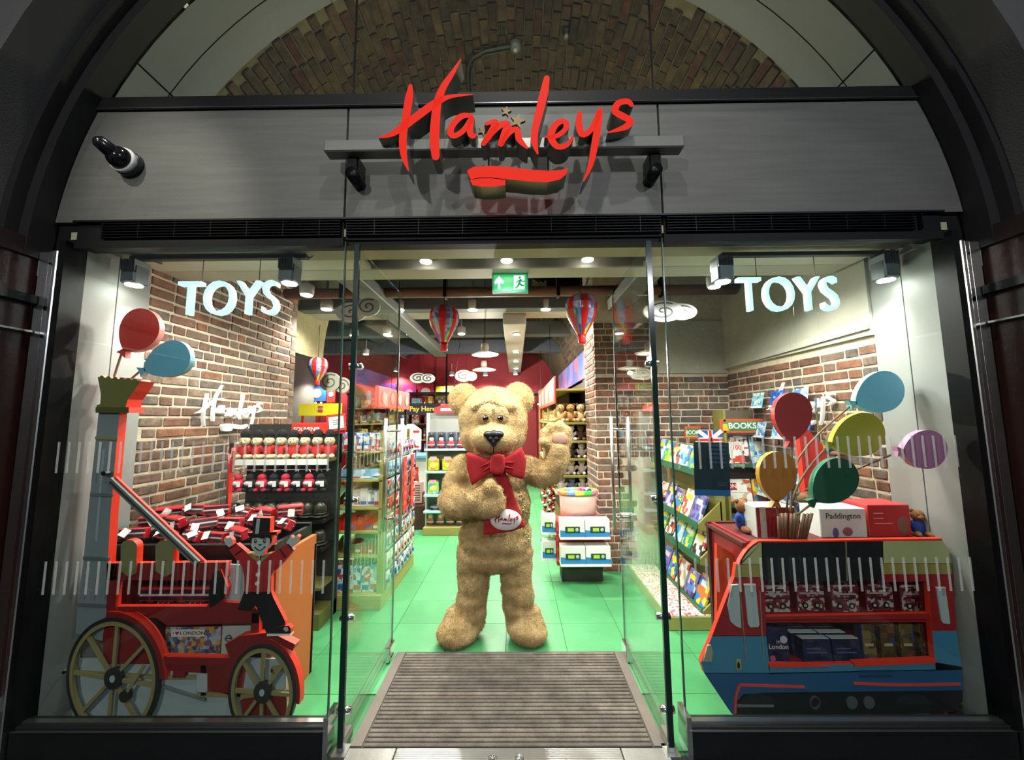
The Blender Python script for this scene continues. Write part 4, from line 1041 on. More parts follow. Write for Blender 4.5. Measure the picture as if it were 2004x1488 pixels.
hd = dm('head', [(372 + 0, 235), (372, 290), (388, 325), (412, 345), (436, 350), (462, 342), (486, 318), (500, 285), (502, 235)], SKIN, .006)
dm('neck', [(398, 335), (466, 335), (462, 362), (432, 372), (400, 362)], SKIN, .003)
dm('hair', [(364, 232), (510, 232), (516, 262), (506, 288), (498, 250), (468, 240), (452, 254), (400, 240), (381, 250), (376, 292), (366, 270)], BLK, .010, hd)
dm('ear', [(508, 262), (520, 268), (514, 296), (500, 305)], SKIN, .004, hd)
for x, y in ((404, 265), (464, 265)):
    board('eye', Z6(ellp(x, y + 4, 8, 13, 16)), Yd - .011, Yd - .004, BLK, hd, do); board('eye_white', Z6(ellp(x + 3, y + 2, 3.5, 5, 10)), Yd - .013, Yd - .009, CRM, hd, do)
for st in ([(425, 290), (434, 296), (444, 290)], [(402, 312), (432, 332), (466, 308)], [(398, 308), (404, 314)], [(462, 306), (470, 308)], [(392, 246), (412, 244)], [(454, 246), (476, 248)]): bar('face_line', Z6(st), 1.6, Yd - .010, Yd - .004, BLK, hd, do, 4)
ht = dm('hat', [(390, 112), (505, 116), (500, 222), (384, 222)], BLK, .012)
dm('hat_brim', [(352, 214), (548, 208), (545, 226), (440, 238), (358, 234)], BLK, .014, ht)
dm('hat_shine', [(414, 122), (436, 122), (426, 220), (402, 220)], PALEG, .0145, ht)
dm('collar', [(346, 350), (378, 350), (430, 392), (482, 352), (516, 350), (432, 418)], mat('#8d7b45', .5), .008, ct)
for x, y in ((427, 412), (420, 492), (415, 551)): board('button', Z6(ellp(x, y, 13, 13, 16)), Yd - .010, Yd - .003, CRM, ct, do)
for pts in ([(415, 455), (425, 425), (440, 460)], [(440, 365), (432, 420)]): bar('coat_line', Z6(pts), 2, Yd - .008, Yd - .003, BLK, ct, do)
sh = dm('shoe', [(480, 884), (540, 845), (575, 832), (628, 830), (640, 850), (638, 888), (482, 896)], BLK, .003)
dm('sole', [(480, 884), (636, 884), (638, 894), (482, 898)], CRM, .006, sh); dm('shoe_shine', [(588, 850), (600, 838), (618, 842), (622, 862), (606, 870)], PALEG, .006, sh)
# ---- toy buses: bagged on top of the stand, boxed on its shelves
TB_R = mat('#cf2430', .3, 0, .05, coat=.5); WIN = mat('#30343c', .15)
def toybus(name, label, group, loc, rz=0, tilt=0, s=1.0):
    t = thing(name, label, 'toy bus', loc, group); t.rotation_euler = (tilt, 0, rz); t.scale = (s, s, s)
    return t
busparts = [('body', MB().box(-.10, .10, -.032, .032, .012, .10, c=.008).mesh('body', TB_R)),
            ('window_band', MB().box(-.088, .088, -.034, .034, .032, .05).mesh('window_band', WIN)),
            ('window_band', MB().box(-.09, .09, -.034, .034, .070, .088).mesh('window_band', WIN)),
            ('stripe', MB().box(-.095, .095, -.0335, .0335, .054, .064).mesh('stripe', WHITE)),
            ('wheel', MB().cyl((-.06, -.035, .014), (-.06, .035, .014), .014, 12).mesh('wheel', BLK)),
            ('wheel', MB().cyl((.06, -.035, .014), (.06, .035, .014), .014, 12).mesh('wheel', BLK))]
tagme = MB().box(-.022, .022, -.001, .001, -.03, .03).mesh('price_tag', mat('#e9e9e4', .6))
bagme = MB().box(-.115, .115, -.045, .045, 0, .115, c=.02).mesh('clear_bag', CLEAR)
topz = D(300, 1066, .25)[1]
tr = thing('product_tray', 'black open tray of toy buses on top of the carriage stand', 'tray', (-1.83, .45, .80))
MB((-1.83, .45, .80)).box(-2.38, -1.36, .24, .27, .80, topz, c=.004).build('tray_front', BLK, tr); MB((-1.83, .45, .80)).box(-2.38, -1.36, .62, .65, .80, topz + .02).build('tray_back', BLK, tr)
for x in (-2.38, -1.39): MB((-1.83, .45, .80)).box(x, x + .03, .27, .62, .80, topz).build('tray_side', BLK, tr)
MB((-1.83, .45, .80)).box(-2.38, -1.36, .24, .65, .80, .82).build('tray_floor', BLK, tr)
random.seed(21)
for r_ in range(3):
    for k in range(6):
        t = toybus('toy_bus', '%s bagged red toy bus in the %s row of the black tray' % (ORD[k], ['front', 'middle', 'back'][r_]), 'bagged toy buses', (-2.28 + k * .165 + random.uniform(-.01, .01), .33 + r_ * .115, topz - .02 + r_ * .04 + random.uniform(-.01, .03)), random.uniform(-.7, .7), random.uniform(-.6, .3), .74)
        for n_, m_ in busparts: inst(n_, m_, t)
        inst('clear_bag', bagme, t); inst('price_tag', tagme, t, (random.uniform(-.06, .06), -.055, random.uniform(.03, .08)), (-.5, random.uniform(-.8, .8), .2), (1.2, 1, 1.1))
for k in range(3):
    x = D(265 + k * 62, 1180, Y + .15)[0]
    t = toybus('boxed_bus', '%s boxed red toy bus on the upper carriage shelf' % ORD[k], 'boxed toy buses in the carriage', (x, Y + .17, zs1))
    for n_, m_ in busparts: inst(n_, m_, t)
    MB().box(-.105, .105, -.04, .045, 0, .012).build('card_base', mat('#2a2d48', .5), t); MB().box(-.105, .105, .04, .045, 0, .15).build('card_back', prt('buscard', ['#2a2d48', '#b02030', '#3c4a7a', '#1d1f30'], 30), t)
    MB().box(-.105, .105, -.045, .045, .012, .15).build('clear_cover', CLEAR, t)
    for q in (-.03, 0, .03): MB().lathe([(.004, -.047), (.004, -.044)], 8, (q, 0, .02), 'y').build('rivet_dot', mat('#c87a80', .5), t)
# London print and transport poster on the lower shelf
def flatbox(name, label, cat, pa, pb, Yf, dep, front, sides, group=None):
    a, b = D(*pa, Yf), D(*pb, Yf)
    t = thing(name, label, cat, ((a[0] + b[0]) / 2, Yf, b[1]), group)
    w_, h_ = (b[0] - a[0]) / 2, a[1] - b[1]
    MB().box(-w_, w_, 0, dep, 0, h_, c=.002).build('box_body', sides, t); MB().box(-w_ + .004, w_ - .004, -.002, 0, .004, h_ - .004).build('front_print', front, t)
    return t, w_, h_
t, w_, h_ = flatbox('london_gift_box', 'gift box with a London skyline picture behind the carriage wheel', 'box', (324, 1226), (431, 1288), Y + .07, .12, prt('skyline', ['#8fa2b4', '#566a86', '#b5824a', '#a8b6c2', '#7a5a6a', '#c99a4a', '#3c4c6c'], 42), DARKR)
MB().box(-w_ * .75, w_ * .42, -.005, -.002, h_ * .68, h_ * .9).build('label_strip', CRM, t); text('LONDON', t, (-.0 * w_, -.0055, h_ * .79), .026, BLK, ext=.01, sx=1.25, bold=.01)
text('I', t, (-w_ * .68, -.0055, h_ * .79), .026, BLK, ext=.01)
MB().prism([(-w_ * .55 + .012 * (x), h_ * .79 + .012 * z) for x, z in ((0, -.9), (.9, .1), (.9, .6), (.45, .85), (0, .5), (-.45, .85), (-.9, .6), (-.9, .1))], -.0055, -.003).build('heart', mat('#a03030', .5), t)
t, w_, h_ = flatbox('transport_box', 'pale box printed with an underground roundel beside the London gift box', 'box', (434, 1222), (488, 1290), Y + .075, .12, mat('#b9bdb8', .5, 0, .06, 20), mat('#a5a9a4', .5))
mbx = MB(); pts = [(-w_ * .45 + .016 * math.cos(a), h_ * .6 + .016 * math.sin(a)) for a in [k * .393 for k in range(16)]]
MB().tube([(x, -.004, z) for x, z in pts], .003, 5, close=True).build('roundel_ring', mat('#39404a', .5), t); MB().box(-w_ * .45 - .022, -w_ * .45 + .022, -.006, -.002, h_ * .6 - .003, h_ * .6 + .003).build('roundel_bar', mat('#39404a', .5), t)
for k in range(4): MB().box(0, w_ * .8, -.003, -.002, h_ * (.2 + k * .15), h_ * (.21 + k * .15)).build('printed_line', mat('#888c8a', .5), t)
# ---- balloon cut-outs
def balloon(name, label, c, neck, wpx, col, base, Y_, group, edge=None, bend=0, yb=None):
    cx, cy = c; nx, ny = neck; ax, ay = nx - cx, ny - cy; L = math.hypot(ax, ay); ax, ay = ax / L, ay / L; sx_, sy_ = -ay, ax; pts = []
    for i in range(44):
        a = 2 * math.pi * i / 44; s_ = math.sin(a); w_ = math.cos(a) * wpx
        if s_ > 0:
            d = s_ * (L - 8); w_ *= 1 - .35 * (s_ ** 3)
        else: d = s_ * wpx * 1.02
        pts.append((cx + sx_ * w_ + ax * d, cy + sy_ * w_ + ay * d))
    root = D(nx, ny, Y_); t = thing(name, label, 'balloon cut-out', (root[0], Y_, root[1]), group); o_ = t.location
    m = mat(col, .42, 0, .05, coat=.15)
    e = mat(edge, .4) if edge else m
    MB(o_).prism([D(x, y, Y_) for x, y in pts], Y_, Y_ + .035, 0, 1).build('balloon_board', [m, e], t)
    k = [(nx - ax * 10 + sx_ * 3, ny - ay * 10 + sy_ * 3), (nx + ax * 4 + sx_ * 10, ny + ay * 4 + sy_ * 10), (nx + ax * 2, ny + ay * 2), (nx + ax * 4 - sx_ * 10, ny + ay * 4 - sy_ * 10), (nx - ax * 10 - sx_ * 3, ny - ay * 10 - sy_ * 3)]
    MB(o_).prism([D(x, y, Y_) for x, y in k], Y_, Y_ + .035, 0, 1).build('knot', [m, e], t)
    if base:
        q = []
        for i in range(9):
            u = i / 8; x = nx + (base[0] - nx) * u; y = ny + (base[1] - ny) * u; bb = bend * math.sin(u * math.pi); yy = Y_ + .02 + ((yb if yb is not None else Y_ + .02) - Y_ - .02) * min(1, u * 2.5); p = D(x + bb, y, yy); q.append((p[0], yy, p[1]))
        MB(o_).tube(q, .006, 8).build('stick', mat('#7a6448', .6), t, True)
    return t
balloon('balloon_cutout', 'red balloon cut-out rising from the grey chimney crown', (274, 642), (238, 692), 38, '#d1352c', (222, 742), Y + .03, 'carriage balloons', '#f08a84')
balloon('balloon_cutout', 'light blue balloon cut-out leaning right beside the chimney crown', (338, 700), (274, 727), 34, '#6fb4cf', (250, 748), Y + .03, 'carriage balloons', '#9fd6e6')

# ================================================================== RIGHT WINDOW: BUS DISPLAY
Z9 = lambda pts: zm(pts, 1350, 1020, 3.644)
Y = .15
o = Vector((1.85, Y, 0)); B1 = Y + .03
bus = thing('bus_display', 'cut-out red and blue London bus display stand with cream roof and shelves', 'display stand', o)
def bb(name, pts, m, y0=Y, y1=B1, par=None, edge=True): return board(name, Z9(pts), y0, y1, [m, REDE] if edge else m, par or bus, o)
CREAM = mat('#b3b27e', .5, 0, .05); BLUEL = mat('#3f7f9f', .5, 0, .05); BLUED = mat('#1f5480', .5, 0, .05); BUSR = mat('#9c1d20', .5, 0, .05); SAND = mat('#a2904c', .5, 0, .05); NAVY = mat('#12171c', .5, 0, .1)
bb('roof', [(345, 330), (375, 265), (420, 200), (465, 165), (520, 150), (520, 310), (350, 312)], CREAM)
bb('roof', [(1375, 145), (1800, 135), (1845, 200), (1868, 290), (1870, 306), (1378, 306)], CREAM)
bb('roof_band', [(330, 308), (520, 308), (520, 405), (318, 405)], SAND); bb('roof_band', [(1378, 302), (1870, 302), (1874, 382), (1382, 382)], SAND)
bb('black_panel', [(512, 152), (760, 152), (900, 150), (1114, 146), (1114, 432), (518, 432)], NAVY); bb('black_panel', [(1120, 146), (1378, 144), (1384, 420), (1122, 432)], NAVY)
bb('cab_side', [(318, 402), (532, 402), (545, 822), (158, 822)], BUSR); bb('tail_side', [(1702, 380), (1874, 380), (1900, 780), (1728, 780)], BUSR)
bb('header', [(1384, 380), (1704, 380), (1706, 430), (1384, 436)], BUSR)
bb('lower_cab', [(160, 818), (545, 818), (570, 1040), (570, 1088), (105, 1088), (80, 1010)], BLUEL); bb('lower_tail', [(1728, 785), (1902, 785), (1942, 1060), (1754, 1060)], BLUEL)
bb('front_apron', [(560, 1036), (1760, 1010), (1944, 1040), (1946, 1062), (570, 1092)], BLUEL)
bb('skirt', [(103, 1084), (560, 1084), (1946, 1056), (1952, 1208), (560, 1225), (375, 1235), (325, 1290), (318, 1375), (300, 1378)], BLUED)
bb('base', [(322, 1372), (330, 1290), (380, 1236), (1945, 1208), (1945, 1290), (1880, 1365), (1100, 1400), (322, 1400)], mat('#17191b', .5, 0, .15), Y + .01, Y + .05, edge=False)
bb('shelf_lip', [(530, 684), (1704, 660), (1722, 702), (540, 704)], BUSR, Y + .005, B1)
bb('shelf_lip', [(565, 1022), (790, 1028), (1000, 1040), (570, 1046)], REDE, Y - .008, Y + .02, edge=False); bb('shelf_lip', [(1170, 1010), (1740, 985), (1758, 992), (1752, 1016), (1180, 1038)], REDE, Y - .008, Y + .02, edge=False)
for pts in ([(325, 1375), (332, 1250), (360, 1182), (400, 1174), (820, 1186)], [(1170, 1160), (1500, 1172), (1932, 1166)]): bar('red_line', Z9(pts), 4, Y - .006, Y + .002, mat('#e2483c', .5), bus, o, 3)
for y in (1075, 1110): bar('vent_line', Z9([(1210, y), (1440, y - 3)]), 4, Y - .003, Y + .002, mat('#143a5c', .5), bus, o)
for pts in ([(300, 462), (350, 456), (368, 766), (330, 752), (290, 718), (270, 606)], [(388, 456), (470, 456), (496, 742), (488, 756), (432, 760), (416, 735)], [(1760, 478), (1824, 478), (1858, 728), (1850, 738), (1808, 730), (1796, 712)]):
    bb('side_window', pts, mat('#b5c0bf', .35, 0, .04), Y - .006, Y + .01, edge=False)
    bar('window_rim', Z9(pts[:2]), 2.5, Y - .012, Y - .004, WHITE, bus, o)
for pts in ([(358, 490), (405, 1005)], [(500, 500), (528, 1010)], [(1114, 150), (1124, 430)]): bar('panel_line', Z9(pts), 1.8, Y - .004, Y + .001, mat('#8f7f74', .5), bus, o)
bb('headlamp', [(128, 890), (152, 885), (166, 940), (156, 1005), (96, 1004)], mat('#a3a184', .4), Y - .006, Y + .004, edge=False)
bb('badge', [(332, 990), (366, 990), (366, 1062), (334, 1062)], mat('#b59a58', .4), Y - .005, Y + .004, edge=False); board('badge_dot', Z9(ellp(349, 1032, 9, 24, 16)), Y - .008, Y + .002, BLK, bus, o)
for cx in (1160, 1282): board('grey_lamp', Z9(ellp(cx, 1300, 38, 44, 24)), Y + .002, Y + .012, mat('#53585c', .4), bus, o)
ring('wheel_ring', 1350 + 896 / 3.644, 1020 + 1300 / 3.644, 10, 13, 2, Y + .002, Y + .012, mat('#4a4f53', .4), bus, o)
for cx in (490, 1600): board('wheel_print', Z9(ellp(cx, 1310, 120, 70, 24, math.pi, 2 * math.pi)), Y + .004, Y + .012, mat('#26292b', .4), bus, o)
bar('axle_print', Z9([(340, 1320), (600, 1322)]), 4, Y + .001, Y + .008, mat('#6c7074', .4), bus, o)
bar('roof_edge', Z9([(350, 320), (378, 262), (425, 198), (470, 163), (520, 148), (760, 150), (1100, 142), (1800, 132)]), 3.5, Y + .0, B1, REDE, bus, o, 3)
bar('cab_edge', Z9([(352, 318), (84, 1005)]), 4, Y + .02, B1 + .002, REDE, bus, o)
# shelves and sides
bx0, bx1 = D(1492, 1200, Y)[0], D(1822, 1200, Y)[0]
zt, zm_, zb = D(1600, 1062, Y)[1], D(1600, 1206, Y + .06)[1], D(1600, 1302, Y + .06)[1]
MB(o).box(bx0 - .06, bx1 + .12, .58, .61, 0, zt).build('back_panel', mat('#4a1414', .6), bus)
for z in (zm_, zb): MB(o).box(bx0 - .02, bx1 + .06, B1, .58, z - .02, z).build('shelf', BUSR, bus)
for x in (bx0 - .04, bx1 + .04): MB(o).box(x, x + .02, B1, .58, 0, zt).build('inner_side', BUSR, bus)
MB(o).box(D(1480, 1070, Y)[0] - .06, D(1850, 1070, Y)[0], B1, .61, zt - .03, zt - .01).build('top_board', mat('#5a1a18', .6), bus)
sp = [D(1403, 1065, .33), D(1450, 1093, .33), D(1438, 1140, .33), D(1405, 1235, .33), D(1403, 1235, .33)]
MB(o).prism(sp, .33, .36, 0, 1).build('side_wing', [mat('#e2602c', .5), REDE], bus)
# ---- toy bus boxes on the upper shelf
BOXR = prt('busbox', ['#7d2a34', '#8c3a40', '#b7a9a4', '#5b2028', '#c9bdb4', '#74323a'], 55)
for k in range(5):
    xa, xb = 1489 + k * 67.5, 1489 + k * 67.5 + 60
    t, w_, h_ = flatbox('bus_puzzle_box', '%s red bus puzzle box on the upper shelf of the bus display' % ORD[k], 'box', (xa, 1143 - k * 1.2), (xb, 1206 - k * 1.5), Y + .10 + .01 * (k % 2), .10, BOXR, mat('#7a2430', .5), 'bus puzzle boxes')
    t.location.z = zm_
    for q in range(4): MB().box(-w_ * .8, w_ * .75, -.004, -.002, h_ * (.42 + q * .13), h_ * (.47 + q * .13)).build('printed_line', mat('#b9aca8' if q % 2 else '#4a2026', .5), t)
    for q in (-.45, .4):
        wh = MB().lathe([(.017, -.005), (.017, -.002)], 18, (w_ * q, 0, h_ * .2), 'y').build('printed_wheel', BLK, t); MB().lathe([(.009, -.006), (.009, -.004)], 14, (w_ * q, 0, h_ * .2), 'y').build('wheel_centre', mat('#a5b46a' if k < 2 else '#b9bdb4', .5), wh)
# ---- books on the lower shelf
NAV = prt('navycover', ['#1d2440', '#262d50', '#1a1f38', '#3a3550', '#20284a'], 30); BRN = prt('browncover', ['#5a4a2a', '#6b5a34', '#4a3c24', '#7a4a32', '#39406a', '#84704a'], 26)
t, w_, h_ = flatbox('picture_book', 'navy picture book titled London standing at the left of the lower shelf', 'book', (1499, 1232), (1547, 1300), Y + .085, .02, NAV, NAV); t.location.z = zb
text('in', t, (0, -.004, h_ * .6), .03, CRM, ext=.01); text('London', t, (0, -.004, h_ * .45), .036, CRM, ext=.01, bold=.01)
MB().lathe([(.02, -.005), (.02, -.002)], 16, (w_ * .5, 0, h_ * .66), 'y').build('printed_flower', mat('#c9c6d0', .5), t); MB().lathe([(.016, -.005), (.016, -.002)], 16, (-w_ * .6, 0, h_ * .12), 'y').build('printed_flower', mat('#c0607a', .5), t)
a = D(1568, 1262, Y + .1)[0]; b = D(1680, 1262, Y + .1)[0]
for c_ in range(2):
    for k in range(6):
        t = thing('boxed_book', '%s navy book of the %s leaning row on the lower bus shelf' % (['front', 'second', 'third', 'fourth', 'fifth', 'back'][k], ['left', 'right'][c_]), 'book', (a + .075 + c_ * .165 - k * .02, Y + .075 + k * .062, zb), 'navy books on the bus display')
        t.rotation_euler.x = -.1
        MB().box(-.078, .078, 0, .05, 0, .12, c=.002).build('cover', NAV, t); MB().box(-.076, .076, .005, .048, .115, .1225).build('page_block', WHITE, t)
        if k == 0: MB().box(-.06, .05, -.001, 0, .05, .056).build('title_line', mat('#565c80', .5), t); MB().box(-.06, .02, -.001, 0, .07, .075).build('title_line', mat('#565c80', .5), t)
for k in range(4):
    xa = 1684 + k * 38
    t, w_, h_ = flatbox('storybook', '%s brown storybook on the right of the lower bus shelf' % ORD[k], 'book', (xa, 1226 - k), (xa + 35, 1300 - k), Y + .10, .05, BRN, BRN, 'brown storybooks'); t.location.z = zb
    MB().box(-w_ * .7, w_ * .5, -.004, -.002, h_ * .38, h_ * .45).build('title_line', mat('#b9ae88', .5), t); MB().box(-w_, w_, .002, .048, h_, h_ + .004).build('page_block', mat('#a99b6a', .6), t)
# ---- boxes and sticks on top of the bus
z0 = zt - .01
t, w_, h_ = flatbox('gift_set_box', 'white gift box lettered Paddington standing on the bus roof', 'box', (1603, 1003), (1699, 1059), Y + .12, .16, mat('#d5d2cc', .5, 0, .04), WHITE); t.location.z = z0
text('Paddington', t, (0.0, -.004, h_ * .74), .046, mat('#5a4a4a', .5), ext=.01, bold=.005)
MB().ell((.02, -.002, h_ * .2), (.03, .003, .026), 14, 8).build('printed_motif', mat('#a05a60', .5), t); MB().ell((-.05, -.002, h_ * .16), (.018, .003, .03), 14, 8).build('printed_motif', mat('#6a5a8a', .5), t)
t, w_, h_ = flatbox('red_gift_box', 'plain red gift box beside the white box on the bus roof', 'box', (1697, 993), (1786, 1055), Y + .13, .18, mat('#b52b2e', .45, 0, .05), mat('#d4494a', .45)); t.location.z = z0
for q in range(3): MB().box(-w_ * .75, -w_ * (.3 - .4 * (q == 2)), -.004, -.002, h_ * (.72 - q * .16), h_ * (.75 - q * .16)).build('printed_line', mat('#d88a84', .5), t)
MB().ell((w_ * .6, -.002, h_ * .35), (.03, .003, .05), 14, 8).build('printed_motif', mat('#7a5a4a', .5), t)
t, w_, h_ = flatbox('striped_gift_box', 'dark red gift box with silver stripe at the left of the bus roof', 'box', (1478, 996), (1560, 1056), Y + .12, .15, mat('#8e1f24', .45), mat('#d9d6d2', .4)); t.location.z = z0
MB().box(-w_ * .8, -w_ * .5, -.004, -.001, 0, h_).build('silver_stripe', mat('#c9c9c6', .3, .4), t)
SK = thing('stick_bundle', 'bundle of brown balloon sticks standing on the bus roof', 'sticks', (D(1548, 1056, Y + .02)[0], Y + .05, z0 - .0))
so_ = SK.location
for k in range(9):
    x = D(1526 + k * 6.5, 1056, Y + .04)[0]; x2 = D(1524 + k * 8.5, 1000, Y + .04)[0]
    MB(so_).tube([(x, Y + .045 + .004 * (k % 3), z0), (x2, Y + .045 + .004 * (k % 3), z0 + .155)], .008, 8).build('stick', mat('#6d4f34', .6, 0, .2, 30), SK, True)
# ---- balloons
G_ = 'bus balloons'; Yb_ = Y + .02
balloon('balloon_cutout', 'dark red upright balloon cut-out above the bus roof', (1553, 806), (1550, 872), 37, '#a02420', (1548, 1010), Yb_ + .03, G_, '#d4322a')
balloon('balloon_cutout', 'orange upright balloon cut-out above the bus roof', (1523, 922), (1520, 990), 37, '#b06a14', (1522, 1010), Yb_ - .015, G_, '#d99a2a')
balloon('balloon_cutout', 'dark green tilted balloon cut-out above the white gift box', (1640, 938), (1590, 985), 41, '#1a4f3a', (1560, 1008), Yb_ - .015, G_, '#3a8a66')
balloon('balloon_cutout', 'olive yellow balloon cut-out, second highest on the right', (1690, 850), (1622, 872), 42, '#9c9a2e', (1545, 1000), Yb_ + .03, G_, '#bdbb44', -14, .23)
balloon('balloon_cutout', 'light blue balloon cut-out, highest on the right above the bus', (1730, 766), (1668, 792), 40, '#6db6d2', (1540, 1000), Yb_ + .08, G_, '#a5deee', -40, .25)
balloon('balloon_cutout', 'pink balloon cut-out nearest the right window jamb', (1816, 880), (1760, 884), 38, '#b5749c', (1575, 960), .045, G_, '#d79abb', 0, .25)
# ---- plain soft toys
TOYC = {}
def softtoy(name, label, cat, loc, fur, garment, hat=None, group=None, rz=0, s=1.0, hatm=None, tilt=0, snout=None):
    """sitting plush toy: body, head with muzzle and ears, arms, legs, jacket, optional tall fur hat"""
    k = (fur, garment, hat, snout)
    if k not in TOYC:
        F = mat(fur, .9, 0, .2, 60, .4, 200); G2 = mat(garment, .85, 0, .1, 40); L = []
        L.append(('body', MB().ell((0, 0, .065), (.048, .042, .065), 14, 10).mesh('body', G2, True)))
        hb = MB().ell((0, -.006, .155), (.046, .042, .044), 14, 10); hb.ell((0, -.042, .146), (.024, .02, .018), 10, 8)
        if not hat: hb.ell((-.036, 0, .19), (.016, .008, .016), 10, 8); hb.ell((.036, 0, .19), (.016, .008, .016), 10, 8)
        L.append(('head', hb.mesh('head', F, True)))
        for sx_ in (-1, 1):
            L.append(('arm', MB().ell((sx_ * .05, -.02, .085), (.018, .02, .04), 10, 8, rot=(.5, sx_ * .4, 0)).mesh('arm', G2, True)))
            L.append(('leg', MB().ell((sx_ * .035, -.055, .022), (.022, .045, .022), 10, 8, rot=(0, 0, sx_ * .3)).mesh('leg', F, True)))
        L.append(('nose', MB().ell((0, -.063, .151), (.007, .005, .005), 8, 6).mesh('nose', BLK, True)))
        for sx_ in (-1, 1): L.append(('eye', MB().ell((sx_ * .016, -.043, .17), .004, 8, 6).mesh('eye', BLK, True)))
        if hat == 'bearskin': L.append(('fur_hat', MB().ell((0, 0, .215), (.042, .04, .045), 14, 10).mesh('fur_hat', mat('#16151a', .9, 0, .3, 50, .6, 150), True)))
        TOYC[k] = L
    t = thing(name, label, cat, loc, group, rz); t.scale = (s, s, s); t.rotation_euler.x = tilt
    for n_, m_ in TOYC[k]: inst(n_, m_, t)
    return t
softtoy('soft_toy', 'small plush bear in blue sitting left of the striped gift box on the bus', 'soft toy', (D(1455, 1050, .42)[0], .42, z0), '#8a5a34', '#27489a', None, 'plush bears on the bus', .3, .95)
softtoy('soft_toy', 'small plush bear in blue at the right end of the bus roof', 'soft toy', (D(1800, 1052, .30)[0], .30, z0), '#8a5a34', '#27489a', None, 'plush bears on the bus', -.3, .75)
softtoy('soft_toy', 'small plush bear in red behind the balloon sticks on the bus', 'soft toy', (D(1598, 1052, .40)[0], .40, z0), '#7a4f30', '#b02a30', None, 'plush bears on the bus', 0, .8)

# ================================================================== SHOP FLOOR, LEFT SIDE
OLV = mat('#8f8740', .6, 0, .08, 6); OLVD = mat('#6e6832', .6, 0, .08)
def Zat(py, Y, px=1000): return P(px, py, Y).z
def Xat(px, Y, py=900): return P(px, py, Y).x
NUM = ['top', 'second', 'third', 'fourth', 'fifth', 'sixth', 'lowest']
# ---- souvenir stand
YS = 1.22
x0, x1 = Xat(462, YS), Xat(648, YS); zr1, zr2, zr3 = Zat(895, YS), Zat(930, YS), Zat(1012, YS)
st = thing('souvenir_stand', 'dark souvenir stand with rows of plush toys behind the carriage', 'display stand', ((x0 + x1) / 2, YS, 0)); so2 = st.location
MB(so2).box(x0, x1, YS + .14, YS + .2, 0, 1.62).build('back_board', mat('#2e2a22', .8, 0, .2), st)
MB(so2).box(x0, x1, YS - .06, YS + .14, zr1 - .025, zr1, c=.004).build('shelf', OLVD, st)
MB(so2).box(x0, x1, YS - .066, YS - .06, zr1 - .045, zr1 + .002).build('price_rail', WHITE, st)
MB(so2).box(x0, x1, YS - .10, YS + .14, zr3 - .02, zr3).build('shelf', BLK, st); MB(so2).box(x0, x1, YS - .10, YS + .14, zr3 - .24, zr3 - .22).build('shelf', BLK, st)
MB(so2).box(x0, x1, YS - .10, YS + .14, .30, .32).build('shelf', OLVD, st); MB(so2).box(x0, x1, YS - .1, YS + .2, 0, .12).build('plinth', OLVD, st)
MB(so2).cyl((x0, YS - .02, zr2 + .06), (x1, YS - .02, zr2 + .06), .006, 8).build('hanging_rail', CHROME, st)
hdr = thing('souvenir_header', 'red sign board lettered SOUVENIR above the guard bears', 'sign', (Xat(606, YS), YS + .12, Zat(848, YS)))
ha = Xat(662, YS) - Xat(552, YS); hh_ = Zat(829, YS) - Zat(852, YS)
MB().box(-ha / 2, ha / 2, 0, .02, 0, hh_, c=.003).build('board', mat('#d3331f', .5), hdr); text('SOUVENIR', hdr, (-.10, -.003, hh_ * .42), .05, WHITE, ext=.03, bold=.01)
for dx in (-ha * .4, ha * .4): MB().box(dx - .012, dx + .012, .02, .04, -.25, hh_ * .6).build('post', BLKM if False else BLACKM, hdr)
cd_ = thing('offer_card', 'white offer card in a red frame leaning beside the SOUVENIR sign', 'card', (Xat(646, YS), YS + .10, Zat(842, YS)))
cd_.rotation_euler.y = -.12; k_ = (YS - CAM.y) / FPX
MB().box(-19 * k_, 19 * k_, 0, .01, 0, 34 * k_).build('frame', mat('#c22f26', .5), cd_); MB().box(-14 * k_, 16 * k_, -.003, 0, 5 * k_, 29 * k_).build('paper', mat('#d9dcda', .6), cd_)
for q in range(3): MB().box(-6 * k_, 8 * k_, -.004, -.003, (13 + q * 4) * k_, (15 + q * 4) * k_).build('printed_line', mat('#8a8e90', .6), cd_)
for k in range(8):
    x = x0 + .05 + k * (x1 - x0 - .08) / 7
    softtoy('guard_bear', '%s cream plush bear in black fur hat and red tunic on the souvenir shelf' % ORD[k], 'soft toy', (x, YS + .03, zr1), '#dcc79c', '#c32a2a', 'bearskin', 'guard bears', random.uniform(-.2, .2), .95)
PB = {}
